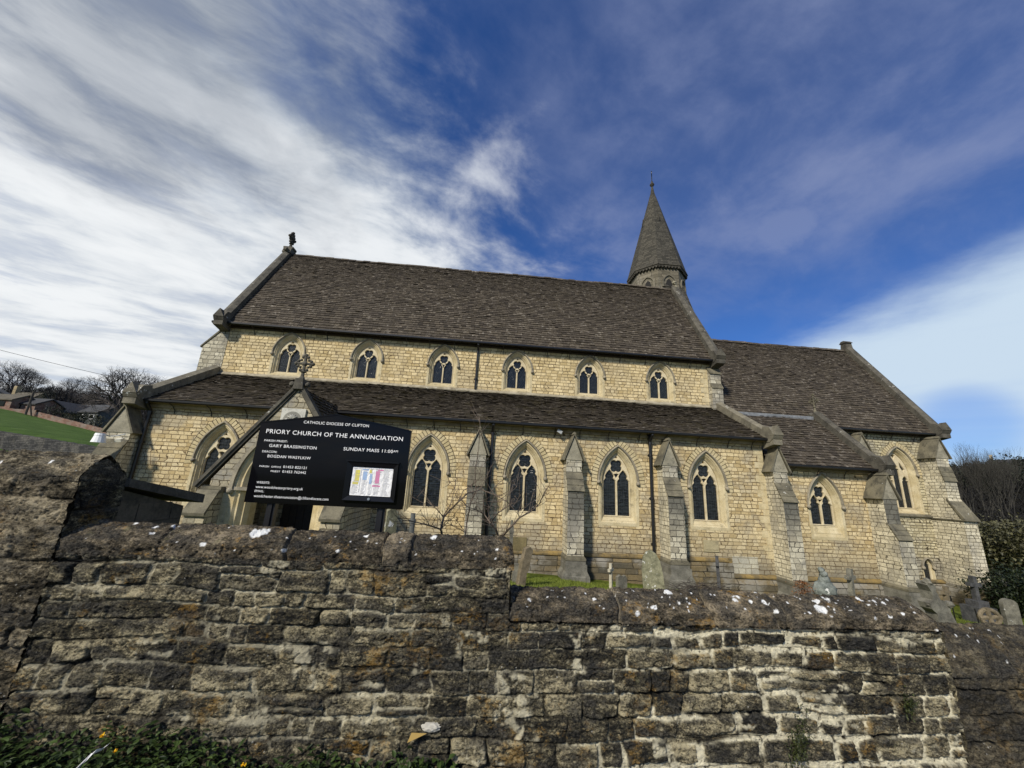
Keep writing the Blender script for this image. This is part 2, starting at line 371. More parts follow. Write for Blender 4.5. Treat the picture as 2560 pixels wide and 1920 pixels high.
MAT['relief'] = stone('relief_stone', (0.42, 0.41, 0.36), (0.56, 0.55, 0.49), (0.2, 0.19, 0.17), 0.4)
MAT['iron'] = simple('black_cast_iron', (0.008, 0.008, 0.009), 0.38, 0.0, spec=0.5)
MAT['wood'] = simple('dark_oak', (0.045, 0.028, 0.014), 0.6, var=0.5, vs=12)
MAT['dark'] = simple('painted_opening_shade', (0.012, 0.011, 0.010), 0.9)  # near-black colour stands in for the shade inside spire openings
MAT['lead'] = simple('lead_flashing', (0.17, 0.18, 0.19), 0.55, var=0.35, vs=5)
def tiles(name, c1, c2, pale, moss=0.0):
    m, n, b = mat(name); P = n.pos(); t = n.attr('tone')
    c = n.mix(t, c1, c2)
    c = n.mix(1.0, c, n.ramp(n.noise(P, 9.0, 6, 0.72), [(0.28, 0.5), (0.68, 1.35)]), 'MULTIPLY')
    li = n.mapr(n.math('ADD', n.noise(P, 7.0, 5, 0.75), n.math('MULTIPLY', t, 0.10)), 0.63, 0.71)
    c = n.mix(n.math('MULTIPLY', li, 0.8), c, pale)
    if moss:
        mm = n.mapr(n.noise(P, 2.2, 6, 0.75), 0.50, 0.66)
        c = n.mix(n.math('MULTIPLY', mm, moss), c, (0.045, 0.036, 0.012))
    n.setin(b.inputs['Base Color'], c); b.inputs['Roughness'].default_value = 0.85; b.inputs['Specular IOR Level'].default_value = 0.25
    n.setin(b.inputs['Normal'], n.bump(n.noise(P, 22.0, 5, 0.7), 0.8, 0.012))
    return m
MAT['tile'] = tiles('stone_roof_tiles', (0.038, 0.031, 0.024), (0.094, 0.077, 0.056), (0.26, 0.235, 0.20), 0.25)
MAT['tilemoss'] = tiles('mossy_stone_tiles', (0.032, 0.026, 0.019), (0.080, 0.065, 0.046), (0.24, 0.22, 0.19), 0.75)
def glass(name, style):
    m, n, b = mat(name); P = n.pos(); x, y, z = n.sep(P)
    u = n.math('ADD', x, y)
    if style == 'diamond':
        a = n.math('ADD', n.math('DIVIDE', u, 0.11), n.math('DIVIDE', z, 0.17)); c = n.math('SUBTRACT', n.math('DIVIDE', u, 0.11), n.math('DIVIDE', z, 0.17))
    else:
        a = n.math('DIVIDE', u, 0.10); c = n.math('DIVIDE', z, 0.085 if style == 'rows' else 0.13)
        a = n.math('ADD', a, n.math('MULTIPLY', n.math('SUBTRACT', n.noise(P, 6.0, 2, 0.5), 0.5), 0.9 if style == 'stained' else 0.0))
        c = n.math('ADD', c, n.math('MULTIPLY', n.math('SUBTRACT', n.noise(P, 5.0, 2, 0.5), 0.5), 1.2 if style == 'stained' else 0.0))
    def line(v, w): return n.math('LESS_THAN', n.math('ABSOLUTE', n.math('SUBTRACT', n.math('FRACT', v), 0.5)), w)
    L = n.math('MAXIMUM', line(a, 0.06 if style != 'rows' else 0.02), line(c, 0.07))
    ca = n.math('FLOOR', a); cb = n.math('FLOOR', c)
    wn_ = n.new('ShaderNodeTexWhiteNoise', noise_dimensions='2D'); n.setin(wn_.inputs['Vector'], n.comb(ca, cb, 0.0))
    r = wn_.outputs['Value']
    c0 = n.mix(r, (0.004, 0.005, 0.006), (0.018, 0.022, 0.024))
    c0 = n.mix(L, c0, (0.030, 0.033, 0.035))
    n.setin(b.inputs['Base Color'], c0); b.inputs['Roughness'].default_value = 0.22; b.inputs['Specular IOR Level'].default_value = 0.35
    n.setin(b.inputs['Normal'], n.bump(n.math('ADD', r, n.noise(P, 9.0, 2, 0.5)), 0.8, 0.016))
    return m
MAT['g_dia'] = glass('diamond_leaded_glass', 'diamond'); MAT['g_row'] = glass('leaded_glass', 'rows'); MAT['g_st'] = glass('stained_glass', 'stained')

# foreground wall material (driven by mesh attributes describing stone, mortar and lichen)
def fore_mat(name, dk, mid, pale, mortar, orange=0.5, coping=False):
    m, n, b = mat(name); P = n.pos(); t = n.attr('tone'); mo = n.attr('mort'); li = n.attr('lich')
    Ps = n.vmath('MULTIPLY', P, (1.0, 1.0, 2.3)); a1 = n.noise(Ps, 8.0, 7, 0.72); a2 = n.noise(Ps, 27.0, 6, 0.75); a3 = n.noise(Ps, 2.4, 4, 0.6)
    a4 = n.noise(n.vmath('MULTIPLY', P, (1.0, 1.0, 1.5)), 75.0, 4, 0.7)
    f = n.math('ADD', n.math('MULTIPLY', a1, 0.42), n.math('MULTIPLY', a2, 0.33)); f = n.math('ADD', f, n.math('MULTIPLY', a4, 0.25))
    f = n.math('ADD', f, n.math('MULTIPLY', n.math('SUBTRACT', t, 0.5), 0.10))
    f = n.math('ADD', f, n.math('MULTIPLY', n.math('SUBTRACT', a3, 0.5), 0.16))
    c = n.ramp(f, [(0.43, dk), (0.50, mid), (0.585, pale)])
    crust = n.mapr(n.math('ADD', n.noise(n.vmath('MULTIPLY', P, (1.0, 1.0, 2.6)), 3.4, 6, 0.70), n.math('MULTIPLY', n.math('SUBTRACT', a2, 0.5), 0.35)), 0.485, 0.56)
    om = n.mapr(n.math('ADD', n.noise(P, 4.3, 6, 0.7), n.math('MULTIPLY', n.math('SUBTRACT', a2, 0.5), 0.6)), 0.575, 0.66)
    c = n.mix(n.math('MULTIPLY', om, orange), c, (0.30, 0.165, 0.025))
    gm = n.mapr(n.noise(P, 6.7, 5, 0.7), 0.62, 0.72)
    c = n.mix(n.math('MULTIPLY', gm, 0.4), c, (0.15, 0.15, 0.075))
    sp = n.mapr(n.vor(P, 26.0), 0.10, 0.16, 1.0, 0.0)
    sg = n.math('GREATER_THAN', n.noise(P, 7.1, 3, 0.6), 0.60)
    c = n.mix(n.math('MULTIPLY', n.math('MULTIPLY', sp, sg), 0.7), c, (0.42, 0.41, 0.37))
    if not coping: c = n.mix(n.math('MULTIPLY', crust, 0.70), c, n.mix(n.mapr(a4, 0.4, 0.62), (0.016, 0.016, 0.016), (0.062, 0.060, 0.055)))
    mc = n.mix(n.mapr(a1, 0.35, 0.65), mortar, tuple(x*1.55 for x in mortar))
    c = n.mix(mo, c, mc)
    c = n.mix(li, c, (0.82, 0.83, 0.82))
    c = n.mix(n.math('MULTIPLY', n.attr('gap'), 0.8), c, (0.010, 0.009, 0.007))
    pit = n.mapr(n.vor(n.vmath('ADD', P, n.scale(n.noise(P, 14, 3, 0.6, out='Color'), 0.05)), 34.0), 0.0, 0.30)
    c = n.mix(1.0, c, n.mix(pit, (0.42, 0.40, 0.38), (1.05, 1.05, 1.05)), 'MULTIPLY')
    n.setin(b.inputs['Base Color'], c); b.inputs['Roughness'].default_value = 0.93; b.inputs['Specular IOR Level'].default_value = 0.15
    h = n.math('ADD', n.math('MULTIPLY', n.noise(P, 45.0, 7, 0.75), 1.0), n.math('MULTIPLY', pit, 0.5))
    n.setin(b.inputs['Normal'], n.bump(h, 1.0, 0.026))
    return m
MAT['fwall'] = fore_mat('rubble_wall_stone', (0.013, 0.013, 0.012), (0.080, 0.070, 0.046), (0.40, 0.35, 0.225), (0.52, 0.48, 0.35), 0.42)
MAT['fcope'] = fore_mat('wall_coping_stone', (0.018, 0.016, 0.012), (0.088, 0.073, 0.051), (0.29, 0.24, 0.165), (0.30, 0.26, 0.19), 0.6)
MAT['fwarm'] = fore_mat('raised_wall_stone', (0.022, 0.019, 0.013), (0.11, 0.093, 0.063), (0.36, 0.31, 0.215), (0.24, 0.20, 0.14), 0.35)
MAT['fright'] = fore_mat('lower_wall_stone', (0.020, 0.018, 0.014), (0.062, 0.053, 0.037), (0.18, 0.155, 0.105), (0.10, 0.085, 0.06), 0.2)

# ------------------------------------------------------------------ ground and far land
def G(x, y):
    """height of the land (eye level = 0)"""
    x = np.asarray(x, float); y = np.asarray(y, float)
    yc = np.clip(y, 3.2, 40); xc = np.clip(x, -16, 40)
    z = -3.27-0.054*(xc-3.5)-0.09*(yc-15.2)
    z = np.where(y > 15.2, -3.27-0.054*(xc-3.5)-0.05*(np.clip(y, 0, 26)-15.2), z)
    w = np.clip(-x-14, 0, 400)
    hill = -3.2-0.168*np.clip(x, -95, 0)-0.0287*np.clip(y, 0, 60)
    r = np.hypot(x, y)
    hill = hill-1.35*(1-ss(y, 31.0, 38.0))+ss(y, 62, 150)*5.0+0.25*fbm(x*0.15, y*0.15, 3, 5)
    k = ss(-x+0*y, 14, 24)*ss(y, 8, 22)
    z = z*(1-k)+hill*k
    # eastern valley and hillside
    e = ss(x, 30, 60)
    rise = -6.5+ss(r, 70, 205)*16.0+3.0*fbm(x*0.02, y*0.02, 3, 9)
    z = z*(1-e)+rise*e
    back = ss(y, 50, 160)*ss(x, -20, 20)*(1-e)
    z = z+back*6
    z = np.where(y < 2.95, -1.86, z)
    z = z+np.where((y > 3.2) & (r < 60), 0.10*fbm(x*0.7, y*0.7, 3, 2), 0)
    return z
m, n, b = mat('turf_and_soil'); P = n.pos(); x, y, z = n.sep(P)
gcol = n.ramp(n.noise(P, 3.0, 7, 0.72), [(0.32, (0.035, 0.055, 0.008)), (0.52, (0.105, 0.135, 0.018)), (0.70, (0.20, 0.20, 0.04))])
fcol = n.ramp(n.noise(n.comb(n.math('MULTIPLY', x, 1.0), n.math('MULTIPLY', y, 0.35), z), 1.1, 7, 0.7), [(0.30, (0.035, 0.065, 0.014)), (0.55, (0.065, 0.115, 0.024)), (0.72, (0.105, 0.155, 0.045))])
far = n.ramp(n.noise(P, 0.12, 6, 0.7), [(0.3, (0.010, 0.010, 0.008)), (0.6, (0.024, 0.023, 0.014)), (0.75, (0.045, 0.047, 0.022))])
c = n.mix(n.mapr(x, -15, -22), gcol, fcol)
c = n.mix(n.math('MAXIMUM', n.mapr(y, 61, 65), n.mapr(x, 36, 55)), c, far)
n.setin(b.inputs['Base Color'], c); b.inputs['Roughness'].default_value = 0.95; b.inputs['Specular IOR Level'].default_value = 0.1
n.setin(b.inputs['Normal'], n.bump(n.noise(P, 16.0, 6, 0.75), 1.0, 0.07))
MAT['ground'] = m
def axis_coords(lo, hi, parts):
    out = []
    for a, c_, st in parts: out += list(np.arange(a, c_, st))
    return np.array(out+[hi])
gx = axis_coords(-600, 600, [(-600, -100, 20), (-100, -16, 1.6), (-16, 30, 0.4), (30, 120, 2.5), (120, 600, 15)])
gy = axis_coords(-200, 600, [(-200, 2, 10), (2.0, 20, 0.25), (20, 90, 1.3), (90, 250, 5), (250, 600, 20)])
GX, GY = np.meshgrid(gx, gy)
g_o = grid_obj('ground', np.stack([GX, GY, G(GX, GY)], -1), {}, MAT['ground'], None)
tag(g_o, kind='structure')
m, n, b = mat('asphalt'); P = n.pos()
n.setin(b.inputs['Base Color'], n.ramp(n.vor(P, 90.0), [(0.0, (0.03, 0.03, 0.032)), (0.6, (0.085, 0.083, 0.08))])); b.inputs['Roughness'].default_value = 0.9
n.setin(b.inputs['Normal'], n.bump(n.vor(P, 120.0), 0.6, 0.01)); MAT['asphalt'] = m
rd = MB(); rd.box(-60, 60, -9, 2.72, -1.9, -1.76); tag(rd.build('road', MAT['asphalt']), kind='structure')

# ================================================================== FOREGROUND WALL
TH = R(0.92); WS = Vector((math.cos(TH), math.sin(TH), 0)); WN = Vector((math.sin(TH), -math.cos(TH), 0))  # along, outwards
W0 = Vector((0, 2.90, 0))
rng = np.random.RandomState(5)
rows = [-2.05]
while rows[-1] < 0.4: rows.append(rows[-1]+rng.uniform(0.085, 0.155))
rows = np.array(rows)
cols = []
for i in range(len(rows)):
    c_ = [-5.2-rng.uniform(0, 0.3)]
    while c_[-1] < 7.4: c_.append(c_[-1]+rng.choice([rng.uniform(0.10, 0.20), rng.uniform(0.18, 0.30), rng.uniform(0.28, 0.42)], p=[0.35, 0.45, 0.2]))
    cols.append(np.array(c_))
def stone_field(S, Z, seed=0, mort_bias=0.0, big=1.0):
    """height, tone, mortar for a rubble-stone face"""
    S0, Z0 = S, Z
    S = S/big; Z = Z/big
    Sw = S+0.10*fbm(S*2.6, Z*3.4, 2, 31+seed)+0.020*fbm(S*14, Z*14, 3, 37+seed)
    Zw = Z+0.065*fbm(S*1.5, Z*2.4, 2, 41+seed)+0.020*fbm(S*11, Z*12, 3, 43+seed)
    ri = np.clip(np.searchsorted(rows, Zw.ravel()).reshape(Zw.shape)-1, 0, len(rows)-2)
    z0 = rows[ri]; z1 = rows[ri+1]
    s0 = np.zeros_like(S); s1 = np.zeros_like(S); ci = np.zeros(S.shape, int)
    for r_ in np.unique(ri):
        mk = ri == r_; c_ = cols[r_]
        k = np.clip(np.searchsorted(c_, Sw[mk])-1, 0, len(c_)-2)
        s0[mk] = c_[k]; s1[mk] = c_[k+1]; ci[mk] = k
    rid = _h(ri*1.0+seed*7, ci*1.0, 91); rid2 = _h(ri*1.0, ci*1.0+seed*5, 97); rid3 = _h(ri*1.0+3, ci*1.0+seed, 101)
    sp = (rid2 > 0.80) & ((z1-z0) > 0.125); zm = z0+(z1-z0)*(0.35+0.3*rid3)+0.02*fbm(S*5, Z*0+ri, 2, 7)
    z0, z1 = np.where(sp & (Zw >= zm), zm, z0), np.where(sp & (Zw < zm), zm, z1); up_ = sp & (Zw >= zm)
    rid = np.where(up_, 1-rid, rid); rid3 = np.where(up_, (rid3+0.47) % 1, rid3)
    hw = (s1-s0)/2; hh = (z1-z0)/2; cx = (s0+s1)/2; cy = (z0+z1)/2
    rad = np.minimum(0.010+0.030*rid3, np.minimum(hw, hh)*0.7)
    qx = np.abs(Sw-cx)-(hw-rad); qy = np.abs(Zw-cy)-(hh-rad)
    sd = np.hypot(np.maximum(qx, 0), np.maximum(qy, 0))+np.minimum(np.maximum(qx, qy), 0)-rad
    d = -sd*big                                    # distance inside the stone
    patch = fbm(S0*1.3, Z0*1.6, 3, 55+seed)        # where pointing is thick
    gap = 0.003+0.008*rid3+np.clip(patch*0.06+mort_bias, -0.004, 0.020)
    body_gap = ss(fbm(S0*5, Z0*9, 3, 219+seed), -0.16, 0.04)
    body = ss(d, gap-0.002, gap+0.009)
    mort = 1-ss(d, gap-0.002, gap+0.004)
    rough = 0.022*fbm(S0*8, Z0*11, 3, 61+seed)+0.024*fbm(S0*26, Z0*34, 3, 67+seed, 0.62)+0.015*fbm(S0*85, Z0*95, 2, 71+seed)
    tilt = (rid2-0.5)*0.10*(Zw-cy)+(rid-0.5)*0.06*(Sw-cx)
    cover = 1-ss(fbm(S0*1.1, Z0*1.9, 3, 177+seed), -0.02, 0.10)*np.clip(0.22-mort_bias*20, 0.03, 0.35)
    h = (body*cover+(1-cover)*0.75)*(0.010+0.015*rid)+rough*(0.45+0.55*np.maximum(body, 1-cover))+body*tilt*0.7
    crack = (np.abs(fbm(S0*4.2, Z0*7, 3, 83+seed)) < 0.006)*body
    h = h-0.010*crack
    led = np.abs(Zw-z0); h = h-0.016*(1-ss(led, 0.001, 0.010))*ss(fbm(S0*3.0, Z0*2.0, 3, 211+seed), -0.05, 0.08)
    # deep open joints here and there
    open_ = ss(fbm(S0*2.2, Z0*3.1, 3, 88+seed), 0.14, 0.20)
    h = h-open_*(1-ss(d, 0.0, 0.012))*0.030
    mp_ = ss(fbm(S0*2.0, Z0*6.5, 4, 191+seed)+0.05*(qy > qx), -0.10-mort_bias*9, 0.08-mort_bias*9)
    gapd = (1-ss(d, 0.001, 0.008))*body_gap
    mort = mort*(1-open_)*mp_*cover*ss(fbm(S0*40, Z0*40, 3, 197), -0.32, -0.05)
    # pointing smeared over stones
    sm = ss(fbm(S0*3.1, Z0*5.5, 4, 93+seed), 0.13, 0.21)*ss(fbm(S0*19, Z0*24, 3, 95), -0.03, 0.1)
    mort = np.maximum(mort, sm*0.75)
    stone_field.gap = gapd*(1-mort)
    return h, rid3, mort
def face_patch(name, org, du, dn, u0, u1, z0, z1, step, material, parent, seed=0, bias=0.0, big=1.0, amp=1.0, extra=None, mortk=1.0, ztop=None):
    nu = max(2, int((u1-u0)/step)); nz = max(2, int((z1-z0)/step))
    S, Z = np.meshgrid(np.linspace(u0, u1, nu), np.linspace(z0, z1, nz))
    bb = bias(S, Z) if callable(bias) else bias
    h, tone, mort = stone_field(S, Z, seed, bb, big)
    mort = mort*(mortk(S, Z) if callable(mortk) else mortk)
    if ztop is not None: Z = np.minimum(Z, ztop(S))
    h = h*amp
    P = np.array(org)[None, None]+S[..., None]*np.array(du)+(h)[..., None]*np.array(dn)
    P[..., 2] += Z
    return grid_obj(name, P, {'tone': tone, 'mort': mort, 'lich': 0*mort, 'gap': stone_field.gap}, material, parent)
def coping(name, s0, s1, zb, zs, zr, zback, depth, yr, parent, material, joints, lich, seed, step=0.0065, endround=True, front=0.0, tilt=0.0):
    """sloped coping: front foot zb, shoulder zs, ridge zr at yr behind the face, back edge at depth"""
    prof = [(front, zb), (front, zs), (yr*0.45, zs+(zr-zs)*0.62), (yr, zr), (depth, zback), (depth, zback-0.12)]
    pts = []; 
    for (a, c_) in zip(prof, prof[1:]):
        L = math.hypot(a[0]-c_[0], a[1]-c_[1]); k = max(1, int(L/step))
        for i in range(k): t = i/k; pts.append((a[0]+(c_[0]-a[0])*t, a[1]+(c_[1]-a[1])*t))
    pts.append(prof[-1]); pts = np.array(pts)
    T = np.concatenate([[0], np.cumsum(np.hypot(*np.diff(pts, axis=0).T))])
    # smooth the profile a little
    for _ in range(6): pts[1:-1] = (pts[:-2]+2*pts[1:-1]+pts[2:])/4
    tn = np.gradient(pts, axis=0); nrm = np.stack([-tn[:, 1], tn[:, 0]], 1); nrm /= np.linalg.norm(nrm, axis=1)[:, None]
    s = np.linspace(s0, s1, max(2, int((s1-s0)/step)))
    S, TT = np.meshgrid(s, T)
    h = 0.020*fbm(S*5, TT*5, 3, seed)+0.022*fbm(S*22, TT*22, 4, seed+3, 0.62)+0.012*fbm(S*70, TT*70, 2, seed+7)
    pit = ss(fbm(S*26, TT*26, 2, seed+9), 0.12, 0.26); h = h-0.013*pit
    sid = np.zeros_like(S); mort = np.zeros_like(S)
    for i, j in enumerate(joints):
        jj = j+0.03*fbm(TT*6, TT*0+j, 2, seed+i)*2
        dd = np.abs(S-jj); g = 1-ss(dd, 0.002, 0.013); h = h-0.034*g; mort = np.maximum(mort, (1-ss(dd, 0.0, 0.010))*0.55)
        sid = sid+(S > jj)
    tone = _h(sid, sid*0+seed, 5)
    h = h+(tone-0.5)*0.026
    li = np.zeros_like(S)
    for (ls, lt, ra, rb) in lich:
        q = np.hypot((S-ls)/ra, (TT-lt)/rb)+0.35*fbm(S*45, TT*45, 2, 3)
        li = np.maximum(li, 1-ss(q, 0.86, 1.0))
    Y = pts[:, 0][:, None]-nrm[:, 0][:, None]*h*-1; Zc = pts[:, 1][:, None]+nrm[:, 1][:, None]*h
    if endround:
        e = ss(S, s1-0.07, s1); Zc = Zc-e*e*0.05*ss(TT, 0.05, 0.2); 
    Zc = Zc+tilt*(S-s0)
    P = np.array(W0)[None, None]+S[..., None]*np.array(WS)-Y[..., None]*np.array(WN)
    P[..., 2] += Zc
    o = grid_obj(name, P, {'tone': tone, 'mort': mort, 'lich': li}, material, parent)
    return o
def s_of(px, py, dy=0.0):            # distance along the wall of a photo pixel on the face
    d = ray(px, py); k = (2.9+dy)/(d.y-math.tan(TH)*d.x); return d.x*k/math.cos(TH), d.z*k
def core(parent, s0, s1, z0, z1, t=0.33, name='core', y0=0.03):
    c_ = MB(); a = W0+WS*((s0+s1)/2)-WN*(y0+t/2)+Vector((0, 0, (z0+z1)/2))
    c_.obox(a, WS*((s1-s0)/2), WN*(t/2-0.004), Vector((0, 0, (z1-z0)/2))); return part(c_, name, MAT['fcore'], parent)
MAT['fcore'] = simple('wall_core_rubble', (0.075, 0.064, 0.047), 0.95, var=0.5, vs=8, bump=0.02)

wl = empty('boundary_wall', W0, 'long rubble boundary wall in the foreground with stepped, lichen-spotted coping', 'wall')
def bias_main(S, Z): return -0.004+0.013*ss(S, 0.0, 1.6)-0.003*ss(-S, 0.5, 2)
def mortk_main(S, Z): return 0.62+0.38*ss(S, -0.6, 1.2)
face_patch('stonework', W0, WS, WN, -2.62, 3.50, -1.95, -0.55, 0.0062, MAT['fwall'], wl, 0, bias_main, 1.0, 1.0, mortk=mortk_main,
           ztop=lambda S: np.where(S < 0.262, -0.562, -0.888))
core(wl, -2.6, 0.25, -2.1, -0.54); core(wl, 0.25, 3.50, -2.1, -0.90)
def L(px, py, ra, rb=None, zs=-0.5, dyk=0.10, ridge=None):
    return (px, py, ra, rb or ra)
def lich_list(items, zb, zs, zr, yr):
    """photo pixel -> (s, t) on the sloping top"""
    out = []
    for (px, py, ra, rb) in items:
        best = None
        for i in range(0, 41):
            f = i/40; dy = f*yr; zz_ = zs+(zr-zs)*f; d = ray(px, py); k = (2.9+dy)/(d.y-math.tan(TH)*d.x); e = abs(d.z*k-zz_)
            if best is None or e < best[0]: best = (e, d.x*k/math.cos(TH), (zs-zb)+math.hypot(dy, zz_-zs), f)
        s_, z_ = s_of(px, py)
        if z_ < zs: out.append((s_, max(0.0, z_-zb), ra, rb))
        else: out.append((best[1], best[2], ra, rb))
    return out
ml = lich_list([(654, 1330, 0.065, 0.06), (512, 1357, 0.022, 0.016), (713, 1373, 0.017, 0.014), (848, 1374, 0.014, 0.013), (890, 1367, 0.009, 0.008), (918, 1332, 0.022, 0.02), (1086, 1340, 0.026, 0.03), (1242, 1371, 0.012, 0.014),
                (395, 1314, 0.012, 0.02), (388, 1327, 0.014, 0.02), (440, 1310, 0.012, 0.015), (345, 1303, 0.015, 0.02)], -0.57, -0.47, -0.372, 0.17)
ll = lich_list([(1323, 1495, 0.014, 0.012), (1484, 1493, 0.014, 0.012), (1632, 1514, 0.024, 0.02), (1590, 1530, 0.019, 0.017), (1668, 1476, 0.035, 0.03), (1463, 1478, 0.008, 0.01), (1565, 1476, 0.009, 0.012), (1694, 1506, 0.009, 0.009),
                (1720, 1508, 0.01, 0.01), (1725, 1481, 0.01, 0.012), (1832, 1500, 0.018, 0.014), (1872, 1503, 0.014, 0.014), (1908, 1503, 0.028, 0.026), (1937, 1522, 0.016, 0.016), (1858, 1521, 0.008, 0.008), (2035, 1500, 0.03, 0.02),
                (2046, 1520, 0.05, 0.034), (2019, 1528, 0.014, 0.013), (2072, 1536, 0.011, 0.010), (2107, 1516, 0.011, 0.010), (2220, 1535, 0.017, 0.016), (2250, 1530, 0.016, 0.013), (2183, 1542, 0.013, 0.011), (2204, 1503, 0.016, 0.016),
                (2180, 1497, 0.015, 0.02), (2291, 1506, 0.02, 0.02), (2303, 1522, 0.016, 0.014), (2333, 1571, 0.012, 0.01), (1965, 1501, 0.012, 0.012), (2165, 1508, 0.010, 0.012), (1840, 1492, 0.011, 0.02), (2120, 1522, 0.009, 0.008),
                (2145, 1492, 0.02, 0.03), (2060, 1491, 0.03, 0.03), (2273, 1517, 0.012, 0.010)], -0.893, -0.805, -0.690, 0.17)
rl = np.random.RandomState(3)
ll += [(rl.uniform(1.4, 3.4), rl.uniform(0.09, 0.30), rl.uniform(0.004, 0.010), rl.uniform(0.004, 0.010)) for _ in range(34)]
ll += [(rl.uniform(0.3, 1.6), rl.uniform(0.09, 0.30), rl.uniform(0.003, 0.007), rl.uniform(0.003, 0.007)) for _ in range(25)]
ml += [(rl.uniform(-2.5, 0.2), rl.uniform(0.05, 0.30), rl.uniform(0.003, 0.008), rl.uniform(0.003, 0.008)) for _ in range(24)]
coping('coping', -2.64, 0.285, -0.575, -0.478, -0.380, -0.48, 0.36, 0.17, wl, MAT['fcope'], [-2.05, s_of(711, 1390)[0], -0.62, s_of(1030, 1380)[0]], ml, 11, front=-0.018)
coping('coping', 0.262, 3.465, -0.898, -0.81, -0.708, -0.81, 0.36, 0.17, wl, MAT['fcope'], [s_of(1543, 1540)[0], s_of(1781, 1540)[0], s_of(1968, 1550)[0], s_of(2110, 1550)[0], 2.2], ll, 23, front=-0.018)
# dressed end block under the end of the higher coping, and the end faces
eb = MB()
def wpt(s, y, z): return W0+WS*s-WN*y+Vector((0, 0, z))
END = W0+WS*0.262
face_patch('end_face', END, -WN, WS, -0.012, 0.34, -0.93, -0.565, 0.008, MAT['fwall'], wl, 5, 0, 2.4, 0.6)
def cope_end(name, s, prof, parent, material, flip=1):
    pb = MB(); pts = [wpt(s, a, z_) for a, z_ in prof]; c_ = sum(pts, Vector())/len(pts)+WS*0.012*flip
    k = [pb.vert(p) for p in pts]; cc_ = pb.vert(c_)
    for i in range(len(k)): pb.face((k[i], k[(i+1) % len(k)], cc_))
    o = pb.build(name, material); a = o.data.attributes.new('mort', 'FLOAT', 'POINT'); o.data.attributes.new('lich', 'FLOAT', 'POINT')
    o.parent = parent; o.matrix_parent_inverse = Matrix.Translation(-parent.location); return o
cope_end('coping_end', 0.280, [(-0.02, -0.575), (-0.015, -0.49), (0.08, -0.445), (0.17, -0.425), (0.36, -0.52), (0.36, -0.60)], wl, MAT['fcope'])
cope_end('coping_end', 3.462, [(-0.02, -0.898), (-0.015, -0.82), (0.08, -0.77), (0.17, -0.74), (0.36, -0.84), (0.36, -0.93)], wl, MAT['fcope'])
face_patch('end_face', W0+WS*3.50, -WN, WS, -0.012, 0.34, -1.95, -0.89, 0.010, MAT['fwall'], wl, 6, 0, 1.6, 0.8)

wr = empty('raised_wall', wpt(-3.6, 0, 0), 'taller weathered end of the boundary wall beside the entrance, sunlit front and dark shaded end', 'wall')
face_patch('stonework', W0, WS, WN, -5.6, -2.63, -1.95, -0.10, 0.0068, MAT['fwarm'], wr, 9, -0.006, 1.45, 1.1, mortk=0.35)
core(wr, -5.6, -2.66, -2.1, -0.06)
coping('coping', -5.6, -2.625, -0.115, -0.085, 0.072, -0.070, 0.34, 0.15, wr, MAT['fwarm'], [-4.7, -3.55], [(-2.9, 0.14, 0.012, 0.02), (-3.2, 0.12, 0.01, 0.015)], 31, endround=False, front=-0.012, tilt=-0.004)
face_patch('end_face', W0+WS*-2.632, -WN, WS, -0.012, 0.34, -1.2, -0.10, 0.008, MAT['fwall'], wr, 12, -0.008, 1.8, 0.9, mortk=0.2)
cope_end('coping_end', -2.63, [(-0.012, -0.125), (-0.01, -0.10), (0.06, 0.0), (0.15, 0.028), (0.25, -0.03), (0.34, -0.09), (0.34, -0.14)], wr, MAT['fwarm'])

wq = empty('return_wall', wpt(-2.8, 0.6, 0), 'short return wall with a sloping slab top running back from the raised wall', 'wall')
q = MB(); q.prism([(3.22, -2.6), (3.90, -2.6), (3.90, -0.34), (3.22, -0.19)], -2.98, -2.66, 'x')
part(q, 'ashlar', stone('ashlar_dark_stone', (0.05, 0.047, 0.038), (0.10, 0.09, 0.07), (0.03, 0.03, 0.025), 0.7), wq)
q = MB()
for (ya, yb, za, zb_) in ((3.22, 3.52, -0.62, -0.45), (3.53, 3.89, -0.62, -0.45), (3.22, 3.40, -0.44, -0.27), (3.41, 3.75, -0.44, -0.30), (3.76, 3.89, -0.44, -0.35), (3.22, 3.30, -0.8, -0.63), (3.31, 3.68, -0.8, -0.63), (3.69, 3.89, -0.8, -0.63)):
    q.box(-2.67, -2.652, ya, yb, za, zb_)
part(q, 'block', stone('ashlar_block_stone', (0.06, 0.055, 0.042), (0.12, 0.105, 0.08), (0.035, 0.034, 0.028), 0.7), wq)
q = MB(); q.prism([(3.20, -0.165), (3.20, -0.105), (4.06, -0.245), (4.06, -0.32)], -3.03, -2.60, 'x'); part(q, 'slab', MAT['cope'], wq)

ww = empty('lower_wall', wpt(5, 0, 0), 'lowest shaded stretch of wall at the far right with a broad sloping cap', 'wall')
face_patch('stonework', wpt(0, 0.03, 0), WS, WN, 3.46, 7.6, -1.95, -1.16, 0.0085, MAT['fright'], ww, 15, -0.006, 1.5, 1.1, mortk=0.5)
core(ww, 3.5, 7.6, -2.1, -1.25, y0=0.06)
coping('cap', 3.46, 7.6, -1.19, -1.165, -0.900, -1.02, 0.42, 0.22, ww, MAT['fright'], [4.1, 4.9, 5.9], [(rl.uniform(3.6, 4.6), rl.uniform(0.1, 0.33), 0.006, 0.008) for _ in range(14)], 47, step=0.009, endround=False, front=-0.0)

